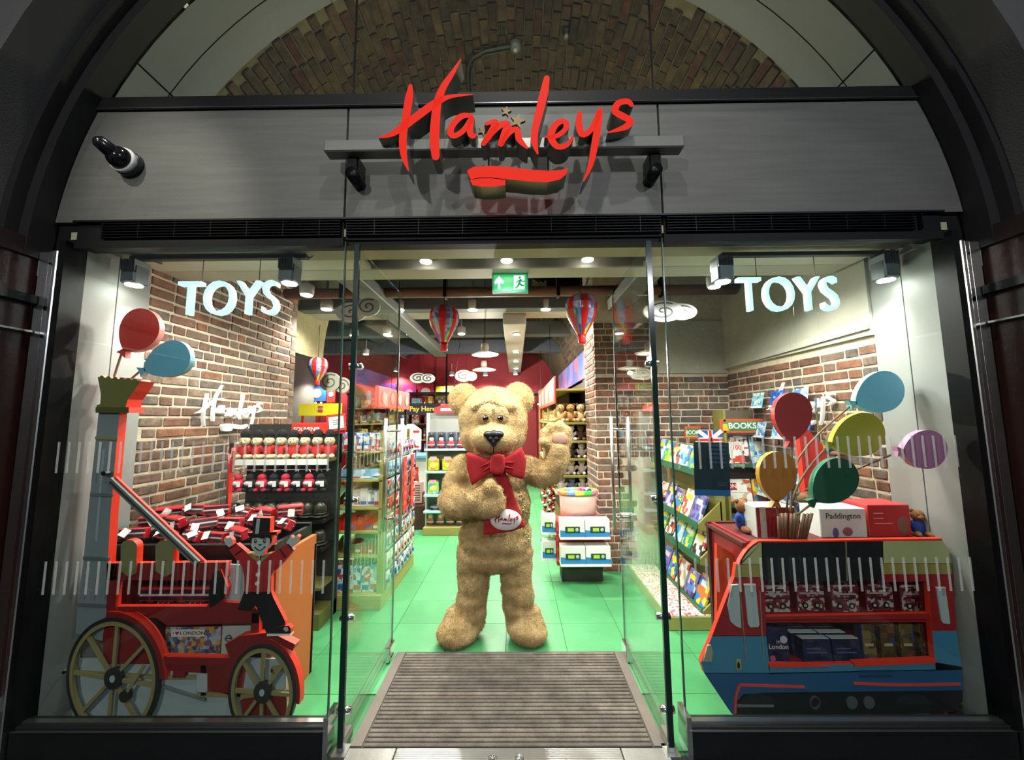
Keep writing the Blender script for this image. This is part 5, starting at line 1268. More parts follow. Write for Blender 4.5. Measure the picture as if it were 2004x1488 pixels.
for k in range(8):
    red = k % 2 == 0; col = '#c3263a' if red else '#17181b'
    x = x0 + .06 + k * (x1 - x0 - .12) / 7
    t = thing('plush_keyring', '%s %s plush bag with white tag hanging on the souvenir rail' % (ORD[k], 'red' if red else 'black'), 'plush bag', (x, YS - .04, zr2 - .10), 'hanging plush bags')
    if col not in PB:
        F = mat(col, .9, 0, .2, 60, .4, 200)
        PB[col] = [('bag', MB().ell((0, 0, .045), (.052, .04, .05), 14, 10).mesh('bag', F, True)), ('bag_top', MB().ell((0, 0, .10), (.034, .03, .03), 12, 8).mesh('bag_top', F, True)),
                   ('label_patch', MB().ell((0, -.036, .055), (.03, .01, .018), 12, 8).mesh('label_patch', mat('#d9d9d6', .6), True)),
                   ('swing_tag', MB().box(.02, .05, -.05, -.048, .03, .075).mesh('swing_tag', mat('#eeeeea', .6))), ('hook', MB().tube([(0, 0, .125), (.008, 0, .145), (0, 0, .16), (-.006, 0, .155)], .003, 6).mesh('hook', CHROME)),
                   ('foot', MB().ell((-.03, -.02, .0), (.022, .03, .016), 10, 6).mesh('foot', F, True)), ('foot', MB().ell((.03, -.02, .0), (.022, .03, .016), 10, 6).mesh('foot', F, True))]
    for n_, m_ in PB[col]: inst(n_, m_, t)
HATM = mat('#2b2a20', .3, 0, .15)
for r_ in range(2):
    for k in range(8):
        x = x0 + .05 + k * (x1 - x0 - .1) / 7
        t = thing('bowler_hat', '%s glossy dark bowler hat in the %s row of the souvenir stand' % (ORD[k], ['upper', 'lower'][r_]), 'hat', (x, YS - .05, zr3 if r_ == 0 else zr3 - .22), 'bowler hats on the souvenir stand')
        if 'hat' not in PB:
            PB['hat'] = [('crown', MB().lathe([(.046, .03), (.05, .07), (.046, .11), (.03, .135), (.005, .142)], 18).mesh('crown', HATM, True)), ('brim', MB().lathe([(.045, .034), (.062, .028), (.066, .034), (.062, .038), (.045, .040)], 18, sy=1.1).mesh('brim', HATM, True)),
                         ('band', MB().lathe([(.0505, .042), (.0515, .058)], 18).mesh('band', BLK, True)), ('stand', MB().lathe([(.05, 0), (.05, .006), (.015, .01), (.015, .035)], 14).mesh('stand', BLK, True))]
        for n_, m_ in PB['hat']: inst(n_, m_, t)
# second doorman cut-out seen edge-on beside the stand
p = P(437, 1080, .78)
d2 = thing('doorman_cutout', 'red-coated cut-out doorman seen almost edge-on beside the brick wall', 'cut-out figure', (p.x, .78, .84), None, R(-48))
MB().prism([(-.06, .0), (-.02, .0), (.0, .22), (.03, .22), (.07, 0), (.11, 0), (.085, .3), (-.05, .3)], 0, .02, 0, 1).build('trousers', [BLK, REDE], d2)
MB().prism([(-.05, .28), (.085, .28), (.09, .44), (.15, .54), (.12, .57), (.06, .5), (-.02, .5), (-.09, .57), (-.12, .54), (-.055, .44)], -.003, .02, 0, 1).build('coat', [REDC, REDE], d2)
for x in (-.115, .14): MB().prism([(x - .02, .55), (x + .02, .56), (x + .025, .6), (x - .01, .62), (x - .025, .59)], -.003, .02, 0, 1).build('hand', [mat('#d8d8d4', .5), REDE], d2)
MB().prism([(.02 + .035 * math.cos(a), .545 + .04 * math.sin(a)) for a in [j * .52 for j in range(12)]], -.004, .02).build('head', SKIN, d2)
MB().prism([(-.015, .575), (.055, .575), (.052, .65), (-.012, .65)], -.006, .02).build('hat', BLK, d2)
MB().box(-.03, .09, 0, .04, -.02, .0).build('foot_stand', BLK, d2); MB().box(.0, .06, 0, .03, -.84, -.02).build('post', BLK, d2)
# ---- olive shelf unit by the aisle
YU0, YU1 = 1.47, 2.24; XU1 = -1.16; XU0 = Xat(640, YU0)
un = thing('gift_shelf_unit', 'olive wooden shelf unit on a low platform left of the doorway', 'shelf unit', ((XU0 + XU1) / 2, YU0, 0)); uo = un.location
MB(uo).box(Xat(592, YU0 - .02), XU1 + .02, YU0 - .03, YU1 + .3, 0, .125, c=.006).build('platform', mat('#a49a55', .6, 0, .06), un)
for x, y in ((XU0, YU0), (XU1 - .03, YU0), (XU0, YU1), (XU1 - .03, YU1)): MB(uo).box(x, x + .055, y, y + .035, .125, 1.55).build('post', OLV, un)
uz = [Zat(y, YU0) for y in (882, 938, 993, 1040, 1088)]
for z in uz:
    MB(uo).box(XU0, XU1, YU0, YU1, z - .018, z, c=.003).build('shelf_board', OLV, un)
    MB(uo).prism([(YU0, z), (YU0 + .30, z + .10), (YU0 + .30, z)], XU0 + .036, XU0 + .05, ax='x').build('shelf_side', OLVD, un)
MB(uo).box(XU0 + .1, XU1 - .02, 1.9, 1.93, .125, 1.5).build('back_board', mat('#b9b08a', .7), un)
P_BW = prt('bluewhite', ['#dfe6ea', '#5fa4d0', '#eef0ee', '#2c62a8', '#c9d6dc', '#d2424a'], 28); P_RW = prt('redwhite', ['#d23a38', '#e9e4de', '#b52028', '#e06a5a', '#f0ece6'], 26)
P_LB = prt('lightblue', ['#8fc3e2', '#a9d4ec', '#6fb0da', '#cfe6f2'], 16); P_WG = prt('whitegrey', ['#e4e4e0', '#d0d2d0', '#f0f0ec', '#a9acb0'], 18); P_MX = prt('mixed', ['#d8443c', '#4a8ac8', '#f0ece0', '#e8b83a', '#3a8a5a', '#7a4a8a'], 22)
def packrow(names, label, cat, xs, Yf, z, w_, d_, h_, m, group, jit=.2, rnum=None, extra=None):
    for k, x in enumerate(xs):
        hh2 = h_ * random.uniform(1 - jit, 1)
        t = thing(names, label % ORD[k], cat, (x, Yf + random.uniform(0, .015), z), group)
        MB().box(-w_ / 2, w_ / 2, 0, d_, 0, hh2, c=.003).build('carton', m, t)
        MB().box(-w_ * .4, w_ * .4, -.002, 0, hh2 * .12, hh2 * .3).build('front_label', random.choice([WHITE, RED, mat('#2c62a8', .5)]), t)
        if extra: extra(t, w_, hh2)
xs = lambda a, b, n: [a + (b - a) * (i + .5) / n for i in range(n)]
packrow('pen_box', '%s tall pen packet on top of the gift shelf unit', 'packet', xs(XU0 + .05, XU1 - .03, 7), YU0 + .06, uz[0], .055, .04, .20, P_BW, 'pen packets')
packrow('snow_globe_box', '%s light blue box on the second gift shelf', 'box', xs(XU0 + .1, XU1 - .03, 4), YU0 + .05, uz[1], .10, .12, .10, P_LB, 'light blue boxes')
packrow('mug_box', '%s white mug box on the third gift shelf', 'box', xs(XU0 + .16, XU1 - .03, 5), YU0 + .06, uz[2], .066, .1, .17, P_WG, 'white mug boxes')
packrow('red_tin', '%s red gift tin on the fourth gift shelf', 'tin', xs(XU0 + .05, XU1 - .03, 6), YU0 + .05, uz[3], .07, .09, .14, mat('#cf2a22', .35, 0, .08), 'red gift tins')
packrow('tea_tin', '%s red bottle-shaped box on the fifth gift shelf', 'box', xs(XU0 + .25, XU1 - .03, 4), YU0 + .06, uz[4], .05, .06, .15, mat('#c4302c', .35, 0, .08), 'red tall boxes')
packrow('souvenir_box', '%s blue and white souvenir box standing on the shelf platform' , 'box', xs(XU0 + .05, XU1 - .03, 6), YU0 + .02, .125, .075, .15, .24, P_BW, 'souvenir boxes on the platform', .1)
softtoy('soft_toy', 'plush bear in blue standing on the red ledge left of the gift shelves', 'soft toy', (Xat(617, 1.5), 1.46, Zat(1105, 1.5)), '#b08a58', '#2f4d86', None, 'plush bears by the gift shelves', .2, 1.05)
softtoy('soft_toy', 'cream plush bear in red sitting on the platform left of the gift shelves', 'soft toy', (Xat(614, 1.5), 1.5, .125), '#d8c79a', '#c4342f', None, 'plush bears by the gift shelves', .1, .95)
ld = thing('toy_ledge', 'small red ledge carrying a plush bear left of the gift shelves', 'ledge', (Xat(615, 1.5), 1.5, .125))
MB(ld.location).box(Xat(596, 1.5), XU0 - .005, 1.40, 1.62, Zat(1105, 1.5) - .02, Zat(1105, 1.5)).build('ledge_board', mat('#b8322a', .5), ld); MB(ld.location).box(Xat(596, 1.5), XU0 - .005, 1.60, 1.62, .125, Zat(1105, 1.5)).build('ledge_back', mat('#6a2a22', .5), ld)
# aisle side: hanging packets
sd = thing('packet_rack', 'aisle-side rack hung with rows of small blue and white souvenir packets', 'rack', (XU1, (YU0 + YU1) / 2, .125))
MB(sd.location).box(XU1 - .02, XU1, YU0 + .05, YU1 + .25, .125, 1.6).build('rack_panel', mat('#cfd3cf', .6), sd)
pk = {}
for r_ in range(8):
    z = 1.44 - r_ * .165
    pm = [P_BW, P_LB, P_BW, P_RW, P_RW, P_BW, P_WG, P_BW][r_]
    MB(sd.location).cyl((XU1 + .02, YU0 + .06, z + .01), (XU1 + .02, YU1 + .24, z + .01), .004, 6).build('peg_rail', CHROME, sd)
    for k in range(9):
        y = YU0 + .11 + k * .105
        t = thing('hanging_packet', '%s packet in the %s row of the aisle-side rack, counted from the doorway' % (['first'] [0] if k == 0 else ORD[k], ['top', 'second', 'third', 'fourth', 'fifth', 'sixth', 'seventh', 'lowest'][r_]), 'packet', (XU1 + .025, y, z - .14), 'hanging souvenir packets')
        if (r_) not in pk:
            pk[r_] = (MB().box(0, .012, -.042, .042, 0, .13, c=.002).mesh('card', pm), MB().box(.012, .03, -.03, .03, .015, .085, c=.006).mesh('blister', CLEAR), MB().ell((.02, 0, .05), (.008, .02, .022), 8, 6).mesh('trinket', [RED, mat('#2c62a8', .4), mat('#c9a23a', .4)][r_ % 3], True))
        inst('card', pk[r_][0], t); inst('blister', pk[r_][1], t); inst('trinket', pk[r_][2], t)
for r_ in range(2):
    bn = thing('red_banner', '%s tall red strip banner on the aisle-side rack' % ['nearer', 'farther'][r_], 'banner', (XU1 + .065, YU0 + .48 + r_ * .28, .72), 'red strip banners')
    MB().box(0, .006, -.06, .06, 0, .55).build('banner_strip', mat('#c92c22', .5, 0, .1, 20), bn)
    for q in range(5): MB().box(.006, .008, -.035, .035, .06 + q * .1, .10 + q * .1).build('banner_motif', mat('#e2574a', .5), bn)

# ================================================================== BACK OF THE SHOP
WY = BY - .02
bw = thing('back_shelving', 'red wall shelving along the back of the shop', 'shelf unit', (-1.4, WY, 0)); bo = bw.location
MB(bo).box(-4.2, .6, WY - .05, WY, 0, 2.35).build('back_panel', mat('#8f2028', .6), bw)
for z in (.35, .75, 1.15, 1.55, 1.95): MB(bo).box(-4.2, -.2, WY - .38, WY - .05, z - .02, z).build('shelf_board', mat('#c8bba4', .5), bw)
for x in (-4.2, -3.2, -2.2, -1.2, -.22): MB(bo).box(x, x + .03, WY - .38, WY - .05, 0, 2.3).build('upright', mat('#b02a30', .5), bw)
MB(bo).box(-4.2, .6, WY - .45, WY - .05, 2.28, 2.34).build('cornice', mat('#3a3548', .5), bw)
random.seed(5)
for si, z in enumerate((.35, .75, 1.15, 1.55, 1.95)):
    n = 12
    for k in range(n):
        x = -4.1 + k * .325
        t = thing('boxed_toy', '%s boxed toy on the %s shelf of the red back wall' % (ORD[k], ['lowest', 'second lowest', 'middle', 'second highest', 'highest'][si]), 'box', (x, WY - .33, z), 'boxed toys on the back wall')
        w_, h_ = random.uniform(.18, .26), random.uniform(.2, .30)
        MB().box(-w_ / 2, w_ / 2, 0, .2, 0, h_, c=.004).build('carton', [P_MX, P_RW, P_BW, P_LB, prt('yellowpack', ['#e8c83a', '#d9a82a', '#c8402c', '#f0e6c0'], 12)][(k + si * 2) % 5], t)
        MB().box(-w_ * .4, w_ * .4, -.003, 0, h_ * .1, h_ * .3).build('front_label', WHITE if k % 2 else RED, t)
# coloured character-free picture panels on the red wall
for k, (px, py, w_, h_, col, dot) in enumerate(((620, 770, 36, 30, '#2f62c8', '#e8d8a8'), (648, 772, 16, 32, '#c8342c', '#d8d0c0'), (801, 770, 26, 36, '#a8286a', '#d88ab0'), (833, 768, 30, 34, '#c42a38', '#e6e2dc'), (870, 769, 34, 26, '#b0bc3a', '#d9dccf'), (1062, 770, 30, 34, '#a82430', '#c9a8a8'), (760, 768, 30, 34, '#6a3a8a', '#c8b8d8'))):
    c = P(px, py, WY - .1); k2 = (WY - CAM.y) / FPX
    t = thing('wall_picture', '%s picture panel with a pale disc high on the red back wall' % ['bright blue', 'narrow red', 'magenta', 'crimson', 'lime green', 'dark red', 'purple'][k], 'panel', (c.x, WY - .1, c.z), 'picture panels on the back wall')
    MB().box(-w_ * k2 / 2, w_ * k2 / 2, 0, .05, -h_ * k2 / 2, h_ * k2 / 2).build('panel_board', mat(col, .5, 0, .08), t)
    MB().lathe([(min(w_, h_) * k2 * .3, -.012), (min(w_, h_) * k2 * .3, 0)], 20, ax='y').build('disc', mat(dot, .5), t)
    for q in (-.3, 0, .3): MB().ell((q * w_ * k2, -.04, -h_ * k2 * .62), .022, 8, 6).build('bulb', emis('#fff4d8', 3), t)
# signs
def wallsign(name, label, px, py, wpx, hpx, Yp, m, txt=None, tm=WHITE, size=.6, tilt=0, dep=.03, stand=False, sx=1):
    c = P(px, py, Yp); k2 = (Yp - CAM.y) / FPX; w_, h_ = wpx * k2 / 2, hpx * k2 / 2
    t = thing(name, label, 'sign', (c.x, Yp, c.z)); t.rotation_euler.y = tilt
    MB().box(-w_, w_, 0, dep, -h_, h_, c=.004).build('sign_board', m, t)
    if txt: text(txt, t, (0, -.004, 0), h_ * 2 * size, tm, ext=.004, bold=.015, sx=sx)
    return t, w_, h_
t, w_, h_ = wallsign('pay_sign', 'dark sign in yellow letters reading Please Pay Here above the till', 808, 801, 108, 23, 6.2, mat('#23202e', .5), 'Please Pay Here', mat('#e0c23c', .5, emit=.15), .60)
for x in (-w_ * .8, w_ * .8): MB().cyl((x, .015, h_), (x, .015, 3.15 - t.location.z), .006, 6).build('hanger', BLACKM, t)
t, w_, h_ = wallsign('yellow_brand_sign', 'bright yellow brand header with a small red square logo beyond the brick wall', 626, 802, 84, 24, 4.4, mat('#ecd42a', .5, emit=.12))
MB().box(-.03, .05, -.006, 0, -.045, .06).build('logo_square', mat('#d8442c', .5), t); text('LEGO', t, (.01, -.008, .01), .05, WHITE, ext=.01)
for x in (-w_ * .8, w_ * .8): MB().box(x - .02, x + .02, .0, .03, -t.location.z + .0, -h_).build('leg', mat('#b8322a', .5), t)
t, w_, h_ = wallsign('small_yellow_sign', 'small yellow sign beside the pay sign', 873, 798, 34, 14, 6.3, mat('#c9a53a', .5)); MB().box(-.02, .02, .01, .03, h_, 3.71 - t.location.z).build('hanger', BLACKM, t)
t, w_, h_ = wallsign('red_offer_sign', 'tilted dark red offer sign hanging behind the head of the bear', 880, 823, 38, 32, 4.3, mat('#b03040', .5), None, tilt=.12)
MB().box(-w_ * .7, w_ * .6, -.004, 0, -.012, .012).build('printed_line', mat('#d88a90', .5), t); MB().cyl((0, .015, h_), (0, .015, 3.72 - t.location.z), .004, 6).build('hanger', BLACKM, t)
# red header board along the top of the packet rack
t = thing('red_header_board', 'long orange-red header board along the top of the aisle-side rack', 'sign', (XU1 + .005, 1.75, 1.76))
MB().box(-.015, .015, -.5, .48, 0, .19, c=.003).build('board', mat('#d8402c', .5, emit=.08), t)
for q in range(4): MB().lathe([(.055, .015), (.055, .02)], 16, (0, -.36 + q * .24, .095), 'x').build('printed_badge', mat('#f0988a', .5), t)
for y in (-.2, .4): MB().box(-.012, .012, y - .012, y + .012, -.17, 0).build('post', BLACKM, t)
# ---- till counter, house-shaped notice, tote bag
ct_ = thing('till_counter', 'white and blue till counter at the back of the shop', 'counter', (-2.0, 5.0, 0)); co_ = ct_.location
cx0, cx1 = Xat(700, 5.0), Xat(842, 5.0)
MB(co_).box(cx0, cx1, 5.0, 5.6, 0, .95, c=.01).build('counter_body', mat('#dcdcd6', .5), ct_); MB(co_).box(cx0 - .02, cx1 + .02, 4.96, 5.64, .95, 1.0).build('worktop', mat('#6fa8cc', .4), ct_)
for k in range(4): MB(co_).box(cx0 + .1 + k * .27, cx0 + .3 + k * .27, 4.985, 5.0, .12, .8).build('front_panel', mat('#c9342c' if k % 2 else '#e9e6de', .5), ct_)
for k in range(7):
    t = thing('counter_toy', '%s small toy carton standing on the till counter' % ORD[k], 'box', (cx0 + .1 + k * .145, 5.08, 1.0), 'cartons on the till counter'); h_ = random.uniform(.12, .3)
    MB().box(-.06, .06, 0, .1, 0, h_, c=.004).build('carton', [P_RW, P_MX, mat('#d23a2c', .5), P_LB][k % 4], t); MB().box(-.045, .045, -.003, 0, h_ * .2, h_ * .5).build('front_label', WHITE, t)
a, b = P(795, 880, 4.6), P(824, 832, 4.6); hw = (b.x - a.x) / 2; H = b.z - a.z
hs = thing('notice_board', 'white house-shaped notice board beside the till', 'notice', ((a.x + b.x) / 2, 4.6, 0)); z_ = a.z
MB().prism([(-hw, z_), (hw, z_), (hw, z_ + H * .8), (0, z_ + H * 1.02), (-hw, z_ + H * .8)], 0, .03).build('board', WHITE, hs); MB().box(-hw * .8, hw * .8, -.004, 0, z_ + H * .68, z_ + H * .78).build('red_strip', RED, hs); MB().box(-hw * .8, hw * .8, -.004, 0, z_ + .03, z_ + .06).build('red_strip', RED, hs)
for q in range(4): MB().box(hw * .1, hw * .5, -.004, 0, z_ + H * (.2 + q * .11), z_ + H * (.22 + q * .11)).build('printed_line', mat('#9a9a9a', .5), hs)
MB().box(-.03, .03, .03, .06, 0, z_ + .1).build('post', BLACKM, hs); MB().box(-.15, .15, -.1, .15, 0, .015).build('foot', BLACKM, hs)
a, b = P(797, 985, 3.9), P(826, 944, 3.9); hw = (b.x - a.x) / 2; H = b.z - a.z
tb = thing('tote_bag', 'pale pink tote bag printed with rows of dark lettering by the till', 'bag', ((a.x + b.x) / 2, 3.9, 0)); z_ = .02
sc_ = a.z
bgm = MB().prism([(-hw, 0), (hw, 0), (hw * 1.05, H), (-hw * 1.05, H)], 0, .1).build('bag_body', mat('#d8a8a4', .8), tb)
MB().box(-hw * 1.15, hw * 1.15, .02, .12, -.02, H * .5).build('bag_gusset', mat('#7a3a38', .8), tb)
for q in range(7): MB().box(-hw * .75, hw * .75, -.003, 0, H * (.12 + q * .115), H * (.17 + q * .115)).build('printed_line', mat('#5a3a44', .7), tb)
MB().tube([(-hw * .4, .03, H), (-hw * .3, .03, H + .1), (0, .03, H + .17), (hw * .3, .03, H + .1), (hw * .4, .03, H)], .012, 6).build('handle', mat('#b04a48', .8), tb, True)
tb.location.z = max(0.02, a.z)
bs = thing('bag_crate', 'low dark crate holding the tote bag', 'crate', (tb.location.x, 3.96, 0)); MB().box(-.16, .16, -.08, .12, 0, max(.03, a.z - .022), c=.004).build('crate_body', mat('#4a2a24', .7), bs); MB().box(-.165, .165, -.085, .125, max(.0, a.z - .05), max(.02, a.z - .03)).build('crate_rim', mat('#6a3a30', .7), bs)
# ---- gondola with boxed guards
GY = 3.62; gx0, gx1 = Xat(829, GY, 1000), Xat(962, GY, 1000)
gn = thing('toy_gondola', 'pale green shelf gondola of boxed toys behind the left arm of the bear', 'shelf unit', ((gx0 + gx1) / 2, GY, 0)); go_ = gn.location
MB(go_).box(gx0, gx1, GY - .04, GY + .5, 0, .11, c=.005).build('platform', mat('#9a9050', .6), gn); MB(go_).box(gx0, gx1, GY + .25, GY + .28, .11, 1.75).build('back_panel', mat('#8a8f8a', .6), gn)
gz = [.11] + [Zat(y, GY) for y in (1000, 968, 922, 878)]
for z in gz[1:]: MB(go_).box(gx0, gx1, GY - .02, GY + .25, z - .025, z).build('shelf_board', mat('#a9cdd2', .5), gn)
for x in (gx0, gx1 - .02): MB(go_).box(x, x + .02, GY + .1, GY + .26, .11, 1.75).build('upright', mat('#b8bdb8', .5), gn)
for r_, z in ((0, gz[0]), (4, gz[4])):
    for k in range(6):
        x = gx0 + .08 + k * (gx1 - gx0 - .1) / 6
        t = thing('boxed_guard', '%s boxed guard doll in tall black hat on the %s gondola shelf' % (ORD[k], 'lowest' if r_ == 0 else 'highest'), 'boxed doll', (x, GY + .06, z), 'boxed guard dolls')
        if 'bg' not in PB: PB['bg'] = [('tray', MB().box(-.065, .065, .08, .09, 0, .24).mesh('tray', mat('#3a4a6a', .5))), ('coat', MB().ell((0, .04, .07), (.05, .035, .06), 12, 8).mesh('coat', mat('#c8343a', .7), True)), ('face', MB().ell((0, .03, .135), (.035, .03, .035), 12, 8).mesh('face', mat('#e8c8b8', .7), True)), ('fur_hat', MB().ell((0, .04, .195), (.032, .03, .042), 12, 8).mesh('fur_hat', BLK, True)), ('belt', MB().box(-.052, .052, -.0, .005, .05, .062).mesh('belt', WHITE)), ('clear_cover', MB().box(-.066, .066, -.01, .08, 0, .24).mesh('clear_cover', CLEAR))]
        for n_, m_ in PB['bg']: inst(n_, m_, t)
for r_, z, m_, nm in ((3, gz[3], prt('burger', ['#e2c23a', '#c8d03a', '#d8882c', '#a8b82c'], 20), 'yellow and green'), (2, gz[2], prt('aqua', ['#7ac8d8', '#a8d850', '#4aa8c8', '#c8ecec'], 18), 'aqua and lime')):
    for k in range(4):
        x = gx0 + .12 + k * (gx1 - gx0 - .14) / 4
        t = thing('play_set', '%s %s play set box on the gondola' % (ORD[k], nm), 'box', (x, GY + .04, z), nm + ' play sets'); MB().box(-.08, .08, 0, .12, 0, .19, c=.02).build('carton', m_, t); MB().box(-.05, .05, -.004, 0, .15, .21, c=.001).build('header_card', mat('#d8a8b0', .5), t); MB().ell((0, -.004, .08), (.05, .01, .04), 12, 8).build('picture', mat('#e0d060', .5), t, True)
for k in range(3):
    x = gx0 + .15 + k * .27
    t = thing('toy_car', '%s silver toy car on the gondola shelf above the lowest' % ORD[k], 'toy car', (x, GY + .1, gz[1] + .0), 'silver toy cars'); MB().box(-.07, .07, -.04, .04, .02, .06, c=.012).build('body', mat('#b9c4c8', .25, .5), t); MB().box(-.04, .045, -.035, .035, .058, .09, c=.012).build('cabin', mat('#3a4a52', .2), t)
    for wx in (-.045, .045): MB().cyl((wx, -.042, .02), (wx, .042, .02), .02, 12).build('wheel', BLK, t)
t = thing('gondola_header', 'red curved header topping the gondola of boxed guards', 'sign', ((gx0 + gx1) / 2, GY + .2, 1.75)); MB().prism([(-.4, 0), (.4, 0), (.4, .08), (.2, .14), (-.2, .14), (-.4, .08)], 0, .03).build('board', mat('#c8323a', .5), t); MB().box(-.3, .3, -.003, 0, .03, .07).build('stripe', WHITE, t)

# ================================================================== RIGHT AISLE: PLUSH SHELVES
PX0, PX1, PY0, PY1 = .56, 1.02, 2.95, 6.3
pr = thing('plush_shelf', 'tall olive shelf wall crowded with plush animals on the right of the aisle', 'shelf unit', (PX0, PY0, 0)); po_ = pr.location
MB(po_).box(PX1 - .03, PX1, PY0 + .02, PY1, 0, 2.15).build('back_panel', mat('#4a4030', .7), pr)
MB(po_).box(PX0 + .22, PX0 + .24, PY0 + .30, PY1, .1, 2.0).build('centre_panel', mat('#4a4030', .7), pr)
pz = [Zat(y, PY0) for y in (966, 932, 899, 864, 828, 762)]
for z in pz: MB(po_).box(PX0, PX1, PY0, PY1, z - .028, z, c=.004).build('shelf_board', OLV, pr)
MB(po_).box(PX0, PX1, PY0, PY1, 0, .15).build('plinth', OLVD, pr)
for x, y in ((PX0, PY0 + 1.1), (PX0, PY0 + 2.2), (PX0, PY1 - .03), (PX1 - .045, PY0)): MB(po_).box(x, x + .03, y, y + .03, 0, 2.05).build('upright', OLV, pr)
MB(po_).box(PX1, PX1 + .05, PY0 - .02, PY0 + .5, 0, 2.5).build('end_panel', mat('#2c2840', .5), pr); MB(po_).box(PX1 + .05, PX1 + .075, PY0 - .03, PY0 + .02, 0, 2.5).build('end_trim', STEEL, pr)
MB(po_).box(PX1 - .02, PX1, PY0, PY1, 2.2, 2.58).build('banner', prt('purple_banner', ['#6a6ab0', '#8a80c0', '#5a78b8', '#9a7ab0', '#b06a90'], 3), pr)
random.seed(11)
furs = [['#c9c4bc', '#6a7a9a', '#e0dcd4'], ['#d8d6d2', '#c8c2ba', '#e8e4dc'], ['#e0dcd6', '#4a4644', '#d8d0c8'], ['#8a6a48', '#e4e0da', '#6a5038'], ['#c8a870', '#b8905a', '#d8c090']]
fname = ['white and grey', 'pale cream', 'white and black', 'brown', 'tan']; snum = ['lowest', 'second', 'third', 'fourth', 'highest']
for si, z in enumerate(pz[:5]):
    for k in range(3):
        f_ = furs[si][k]
        softtoy('soft_toy', '%s %s plush animal on the %s plush shelf, end facing the door' % (['left', 'middle', 'right'][k], fname[si], snum[si]), 'soft toy', (PX0 + .09 + k * .135, PY0 + .12, z), f_, f_, None, 'plush animals on the shelf end', random.uniform(-.3, .3), 1.0 if si != 4 else 1.25)
    for k in range(8):
        f_ = furs[si][k % 3]
        softtoy('soft_toy', '%s %s plush animal along the aisle on the %s plush shelf' % ('nearest' if k == 0 else ORD[k], fname[si], snum[si]), 'soft toy', (PX0 + .11, PY0 + .48 + k * .36, z), f_, f_, None, 'plush animals along the aisle', R(-90) + random.uniform(-.3, .3), random.uniform(.95, 1.15))
t = thing('promotion_sign', 'red promotional header of four panels along the plush shelves', 'sign', (PX0 - .02, PY0 - .35, Zat(800, PY0 - .3)))
hS = Zat(738, PY0 - .3) - Zat(800, PY0 - .3)
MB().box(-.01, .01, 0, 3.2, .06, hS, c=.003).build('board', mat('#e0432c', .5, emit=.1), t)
for q in range(4):
    pn = MB().box(-.014, -.01, .08 + q * .78, .72 + q * .78, .09, hS - .03).build('panel', mat('#ea6a58', .5), t); MB().box(-.017, -.013, .33 + q * .78, .47 + q * .78, .12, hS - .07).build('printed_figure', WHITE, pn)
for y in (.6, 2.6): MB().cyl((0, y, hS), (0, y, 2.95 - t.location.z), .004, 6).build('hanger', BLACKM, t)
# hanging striped soft toys at the shelf end
for k in range(12):
    px, py = 1064 + (k % 3) * 9 + random.uniform(-2, 2), 930 + (k // 3) * 18
    c = P(px, py, 3.3)
    t = thing('striped_toy', 'small red and white striped toy number %s hanging at the aisle end of the plush shelves' % ['one', 'two', 'three', 'four', 'five', 'six', 'seven', 'eight', 'nine', 'ten', 'eleven', 'twelve'][k], 'soft toy', (c.x, 3.3, c.z), 'hanging striped toys')
    t['label'] = '%s striped toy in the %s row of the bunch at the plush shelf end' % (['left', 'middle', 'right'][k % 3], ['top', 'second', 'third', 'lowest'][k // 3])
    for q in range(5): MB().ell((math.sin(q * .9) * .02, 0, -.03 * q), (.026, .024, .018), 10, 6).build('segment', [RED, WHITE, BLK][(q + k) % 3], t, True)
hk = thing('toy_hanger', 'thin metal hanger strip holding the bunch of striped toys', 'hanger', (P(1073, 925, 3.34).x, 3.34, 0)); MB().cyl((0, 0, 0), (0, 0, 1.45), .012, 8).build('pole', CHROME, hk); MB().lathe([(.12, 0), (.12, .015)], 18).build('foot', BLACKM, hk)
for q in range(4): MB().cyl((-.06, 0, 1.38 - q * .1), (.06, 0, 1.38 - q * .1), .005, 6).build('arm', CHROME, hk)
# ---- promotional clock stand
CY = 2.0; kx0, kx1 = Xat(1093, CY, 1050), Xat(1188, CY, 1050)
ck = thing('clock_stand', 'red stand with white and blue clock boxes at the foot of the brick pier', 'display stand', ((kx0 + kx1) / 2, CY, 0)); ko = ck.location
MB(ko).box(kx0 + .03, kx1 - .05, CY + .02, CY + .22, 0, .16).build('plinth', mat('#3a3630', .7), ck); MB(ko).box(kx0 - .02, kx1 - .03, CY, CY + .24, .16, .60, c=.005).build('body', mat('#c8341f', .5), ck)
zc1, zc2 = Zat(1050, CY - .08), Zat(1102, CY - .08)
for z in (zc1, zc2):
    MB(ko).box(kx0, kx1, CY - .16, CY, z - .012, z).build('tray', WHITE, ck)
    MB(ko).box(kx0 - .17, kx0 - .02, CY, CY + .24, z - .012, z).build('side_tray', WHITE, ck)
for k in range(4): MB(ko).box(kx0 - .022, kx0 + .0, CY - .004, CY, .2 + k * .1, .24 + k * .1).build('red_tab', mat('#e8553a', .5), ck)
def clockbox(t, wd, hg):
    MB().box(-wd / 2, wd / 2, 0, .13, 0, hg, c=.003).build('carton', WHITE, t); MB().prism([(-wd / 2, .01), (wd / 2, .01), (wd / 2, hg * .3), (-wd / 2, hg * .42)], -.002, 0).build('blue_band', mat('#2f86c8', .5), t)
    MB().box(-wd * .3, wd * .3, -.006, -.001, hg * .28, hg * .62, c=.002).build('clock_face', mat('#2c4a34', .3), t); MB().box(-wd * .2, wd * .05, -.008, -.005, hg * .36, hg * .54).build('display_digits', mat('#9ab83a', .4, emit=.2), t); MB().ell((wd * .18, -.006, hg * .45), (wd * .07, .004, hg * .1), 10, 6).build('clock_button', mat('#a8c8c0', .4), t)
